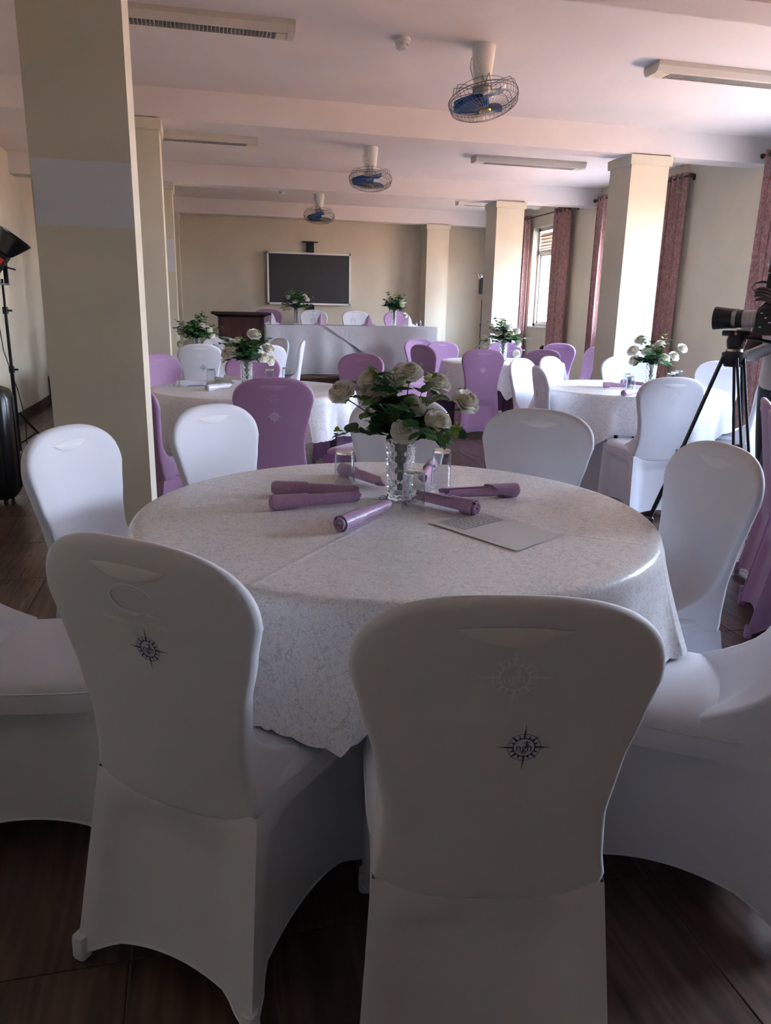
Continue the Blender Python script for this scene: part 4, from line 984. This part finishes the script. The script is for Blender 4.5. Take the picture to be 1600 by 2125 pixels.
obj('pan_handle', MB().tube([(.03, -.03, zh-.035), (.11, -.13, zh-.055), (.24, -.27, zh-.14)], [.010, .009, .013], 10), 'black_plastic', t)
obj('mid_spreader', MB().tube([(.03, 0, .42), tuple(Vector((.225*math.cos(angs[0]), .225*math.sin(angs[0]), .40)))], .009, 6).tube([(.0, 0, .42), tuple(Vector((.225*math.cos(angs[1]), .225*math.sin(angs[1]), .40)))], .009, 6).tube([(.0, 0, .42), tuple(Vector((.225*math.cos(angs[2]), .225*math.sin(angs[2]), .40)))], .009, 6).lathe([(.02, .39), (.03, .40), (.03, .44), (.02, .45)], 12), 'black_plastic', t)
lz = at_y(1515, 661, CY).z; CA = R(-51.5); DIR = Vector((-math.cos(CA), -math.sin(CA), 0)); CAMP = Vector((TXc, CY, lz))-DIR*.095
t = thing('video_camera', 'black camcorder with a long pale grey lens mounted on the tripod', 'camera', CAMP, CA)
LL = .222; RX = Matrix.Rotation(-PI/2, 4, 'Y')     # lathe axis z -> -x
k_ = LL/.19
lens = obj('lens_barrel', MB().lathe([(.046, 0), (.046, .045*k_), (.047, .05*k_), (.047, .118*k_)], 32, RX), 'grey_lens', t)
for a, b_, r in ((.062, .090, .0490), (.014, .018, .0475), (.036, .040, .0475)): obj('focus_ring' if b_-a > .02 else 'trim_ring', MB().lathe([(r-.001, a*k_), (r, a*k_+.001), (r, b_*k_-.001), (r-.001, b_*k_)], 32, RX), 'black_plastic' if b_-a > .02 else 'fixture_white', lens)
hood = MB(); n = 48
def hf(u, v, r=1.0):
    a = 2*PI*u; z = .108*k_+(.19-.108)*k_*v
    if v == 0: z -= .022*k_*max(0, abs(math.cos(a))-.80)/.2*1.0
    rr = (.053+.010*v)*r; return RX @ Vector((rr*math.cos(a), rr*math.sin(a), z))
hood.grid(lambda u, v: hf(u, v), n, 6, closed_u=True); hood.grid(lambda u, v: hf(u, v, .95), n, 6, closed_u=True)
hood.loft([[hf(j/n, 1, r) for j in range(n)] for r in (1, .95)], caps=False)
obj('lens_hood', hood, 'black_plastic', t, 50); obj('front_glass', MB().lathe([(.046, .150*k_), (.02, .153*k_), (.002, .154*k_)], 24, RX), 'screen_glass', lens)
obj('lens_foot', MB().rbox((-.062, -.012, -.060), (-.030, .012, -.04), .004).box((-.095, -.018, zh-lz+.0), (-.03, .018, -.056)), 'grey_lens', t)
body = obj('body', MB().loft([[(x, y, z) for y, z in ((-.055, -.07), (.055, -.07), (.055, zt_), (.03, zt_+.03), (-.03, zt_+.03), (-.055, zt_))] for x, zt_ in ((0, .025), (.03, .055), (.09, .075), (.20, .06))]), 'black_plastic', t, 25)
rnd = random.Random(4)
for i in range(4):
    for j in range(3): obj('button', MB().rbox((.022+j*.022, -.058, -.045+i*.024), (.034+j*.022, -.054, -.038+i*.024), .002), 'fixture_white' if (i+j) % 3 == 0 else 'black_metal', body)
obj('base_plate', MB().box((-.02, -.04, -.085), (.18, .04, -.070)), 'red_wood', t, 0)
obj('top_handle', MB().tube([(.05, 0, .09), (.05, 0, .125), (.17, 0, .13), (.18, 0, .07)], .012, 8), 'black_plastic', t)
tr = obj('transmitter', MB().rbox((.028, -.05, .12), (.105, .0, .235), .008), 'black_plastic', t)
for x in (.046, .086): obj('antenna', MB().lathe([(.004, .235), (.008, .245), (.0095, .262), (.0095, .285), (.004, .288)], 12, Matrix.Translation((x, -.025, 0))), 'black_plastic', tr)
obj('badge', MB().lathe([(.0075, 0), (.0075, .002), (.001, .002)], 16, Matrix.Translation((.066, -.050, .218)) @ Matrix.Rotation(PI/2, 4, 'X')), 'fixture_white', tr); obj('indicator', MB().box((.05, -.0515, .138), (.066, -.05, .146)), 'red_plastic', tr, 0)
obj('cable', MB().tube([(.03, -.025, .19), (.0, -.025, .193), (-.030, -.025, .185), (-.045, -.025, .165), (-.035, -.025, .15), (.0, -.025, .14), (.04, -.025, .13)], [.007, .006, .003, .0025, .0025, .003, .003], 8), 'black_plastic', tr)
CAMM = Matrix.Translation(CAMP) @ Matrix.Rotation(CA, 4, 'Z')

# ------------------------------------------------------------------ camera operator
def skin_mesh(verts, edges, radii, root=0, sub=2, mat='skin', name='body', post=None):
    me = bpy.data.meshes.new(name); me.from_pydata(verts, edges, []); ob = bpy.data.objects.new(name, me); C.objects.link(ob)
    md = ob.modifiers.new('s', 'SKIN'); md.use_smooth_shade = True
    if not me.skin_vertices: me.skin_vertices.new() if hasattr(me.skin_vertices, 'new') else None
    for i, r in enumerate(radii):
        sv = me.skin_vertices[0].data[i]; sv.radius = (r, r) if isinstance(r, float) else r; sv.use_root = i == root
    sb = ob.modifiers.new('b', 'SUBSURF'); sb.levels = sub; sb.render_levels = sub
    dg = bpy.context.evaluated_depsgraph_get(); dg.update(); out = bpy.data.meshes.new_from_object(ob.evaluated_get(dg))
    bpy.data.objects.remove(ob); bpy.data.meshes.remove(me); out.materials.clear(); out.materials.append(MATS[mat])
    out.polygons.foreach_set('use_smooth', [True]*len(out.polygons)); out.name = name; return out
def chain(parts):
    """parts: list of polylines of (x,y,z,r); equal points are shared"""
    V, E_, Rr, idx = [], [], [], {}
    for pl in parts:
        prev = None
        for x, y, z, r in pl:
            k = (round(x, 4), round(y, 4), round(z, 4))
            if k not in idx: idx[k] = len(V); V.append((x, y, z)); Rr.append(r)
            if prev is not None and prev != idx[k]: E_.append((prev, idx[k]))
            prev = idx[k]
    return V, E_, Rr
# local frame: the person looks along -X; -Y is towards the viewer
PX, PY = 3.60, 4.10
person = thing('person', 'person in pale shirt and black trousers operating the video camera', 'person', (PX, PY, 0))
grip1 = CAMM @ Vector((.085, -.085, .10))-Vector((PX, PY, 0)); grip2 = CAMM @ Vector((.20, .07, -.05))-Vector((PX, PY, 0))
hipL, hipR = (.0, -.09, .86, .085), (.0, .09, .86, .085)
legs = [[(0, 0, .93, .115), (.0, -.09, .86, .080), (-.10, -.10, .48, .058), (-.085, -.105, .10, .036), (-.08, -.105, .055, .033), (-.20, -.11, .035, .022)],
        [(0, 0, .93, .115), (.0, .09, .86, .080), (.03, .11, .48, .058), (.09, .115, .10, .036), (.095, .115, .055, .033), (-.02, .12, .035, .022)]]
trunk = [[(0, 0, .93, .115), (.0, 0, 1.05, .115), (-.03, 0, 1.22, .14), (-.05, 0, 1.34, .12), (-.075, 0, 1.42, .055), (-.10, 0, 1.48, .052)]]
wr1 = tuple(grip1); el1 = (grip1.x*.55+.06, -.30, 1.10); wr2 = tuple(grip2)
arms = [[(-.05, 0, 1.34, .12), (-.05, -.17, 1.35, .062), (el1[0], el1[1], el1[2], .046), (wr1[0]+.06, wr1[1], wr1[2]-.05, .03), (wr1[0]+.02, wr1[1], wr1[2], .032)],
        [(-.05, 0, 1.34, .12), (-.05, .17, 1.35, .062), (-.20, .14, 1.06, .046), (wr2[0]+.06, wr2[1]+.04, wr2[2]-.02, .03), (wr2[0], wr2[1], wr2[2], .032)]]
def fingers(w_, d, sp_, sgn):
    out = []; d = Vector(d).normalized(); sp_ = Vector(sp_).normalized(); cu = d.cross(sp_)*sgn
    for i, L in enumerate((.070, .078, .073, .058)):
        b0 = Vector(w_)+d*.055+sp_*(i-1.5)*.019; a = b0+d*L*.45+cu*.006; b_ = a+d*L*.22+cu*.026; c_ = b_-d*L*.08+cu*.026
        out.append([(*w_, .032), (*b0, .0105), (*a, .0095), (*b_, .0088), (*c_, .0075)])
    th = Vector(w_)+d*.018-sp_*.035; out.append([(*w_, .032), (*th, .012), (*(th+d*.03-sp_*.012+cu*.012), .0105), (*(th+d*.055-sp_*.004+cu*.02), .0085)])
    return out
head = [[(-.10, 0, 1.48, .052), (-.125, 0, 1.55, .075), (-.125, 0, 1.62, .085), (-.12, 0, 1.67, .06)]]
V, E_, Rr = chain(legs+trunk+arms+head+fingers((wr1[0]+.02, wr1[1], wr1[2]), (-.9, .1, .35), (0, .25, 1), 1)+fingers(wr2, (-.95, -.15, .1), (0, .1, 1), -1))
body = link('body', skin_mesh(V, E_, Rr, 0, 2), person)
hm = MB(); hm.lathe([(.004, -.10), (.04, -.095), (.068, -.06), (.080, -.01), (.086, .05), (.078, .10), (.05, .128), (.004, .137)], 24, Matrix.Translation((-.135, 0, 1.595)) @ Matrix.Scale(1.14, 4, (1, 0, 0)))
hm.lathe([(.006, -.022), (.014, -.016), (.010, .004), (.004, .026)], 10, Matrix.Translation((-.235, 0, 1.59)))
hm.lathe([(.004, -.008), (.020, -.005), (.022, .0), (.020, .006), (.004, .008)], 12, Matrix.Translation((-.205, 0, 1.545)))
for s_ in (-1, 1): hm.lathe([(.004, -.030), (.014, -.02), (.019, .0), (.016, .02), (.004, .03)], 10, Matrix.Translation((-.125, s_*.084, 1.595)) @ Matrix.Scale(.5, 4, (0, 1, 0)))
hd = obj('head', hm, 'skin', person, 80)
for s_ in (-1, 1): obj('eye', MB().lathe([(.002, -.011), (.009, -.006), (.011, 0), (.009, .006), (.002, .011)], 12, Matrix.Translation((-.222, s_*.032, 1.615))), 'eye_white', hd)
obj('hair', MB().lathe([(.086, .0), (.091, .04), (.086, .09), (.060, .125), (.03, .138), (.003, .142)], 24, Matrix.Translation((-.118, 0, 1.605)) @ Matrix.Scale(1.12, 4, (1, 0, 0))), 'hair', person)
V, E_, Rr = chain([[(0, 0, .84, .175), (0, 0, .93, .172), (.0, 0, 1.05, .158), (-.03, 0, 1.22, .16), (-.05, 0, 1.34, .135), (-.07, 0, 1.40, .075)],
    [(-.05, 0, 1.34, .135), (-.05, -.17, 1.35, .078), (-.135, -.235, 1.225, .072)], [(-.05, 0, 1.34, .135), (-.05, .17, 1.35, .078), (-.095, .215, 1.22, .072)]])
link('shirt', skin_mesh(V, E_, Rr, 0, 2, 'shirt_cloth', 'shirt'), person)
V, E_, Rr = chain([[(0, 0, .97, .145), (0, 0, .90, .16), (.0, -.09, .82, .115), (-.10, -.10, .48, .082), (-.088, -.105, .12, .070), (-.088, -.105, .07, .070)], [(0, 0, .90, .16), (.0, .09, .82, .115), (.03, .11, .48, .082), (.085, .115, .12, .070), (.088, .115, .07, .070)]])
link('trousers', skin_mesh(V, E_, Rr, 0, 2, 'trouser_cloth', 'trousers'), person)
for x, y in ((-.08, -.105), (.095, .115)):
    m = MB()
    for z, k in ((0, .95), (.008, 1), (.018, 1)): pass
    prof = [(-.205, .0), (-.195, .03), (-.16, .043), (-.09, .046), (-.02, .04), (.05, .038), (.068, .025), (.07, 0)]
    def ring(z, k, top): return [(px2*k, (w2*k), z) for px2, w2 in prof]+[(px2*k, -w2*k, z) for px2, w2 in reversed(prof[1:-1])]
    m.loft([ring(.001, .97, 0), ring(.018, 1, 0), ring(.046, .98, 0), [(px2*.9+.005, w2*.85, .066+.03*max(0, px2+.08)*8*.5) for px2, w2, _ in ring(0, 1, 0)]])
    obj('shoe', m, 'shoe_leather', person, 60, loc=(x, y, 0))
# small wall socket below the louvred window
p = at_x(1126, 722, XR); ws = thing('wall_socket', 'small black socket low on the window wall under the louvred window', 'socket', (XR, p.y, p.z)); obj('plate', MB().rbox((-.012, -.04, -.04), (0, .04, .04), .004), 'black_plastic', ws); obj('plug', MB().rbox((-.045, -.02, -.02), (-.011, .02, .02), .005), 'black_plastic', ws)
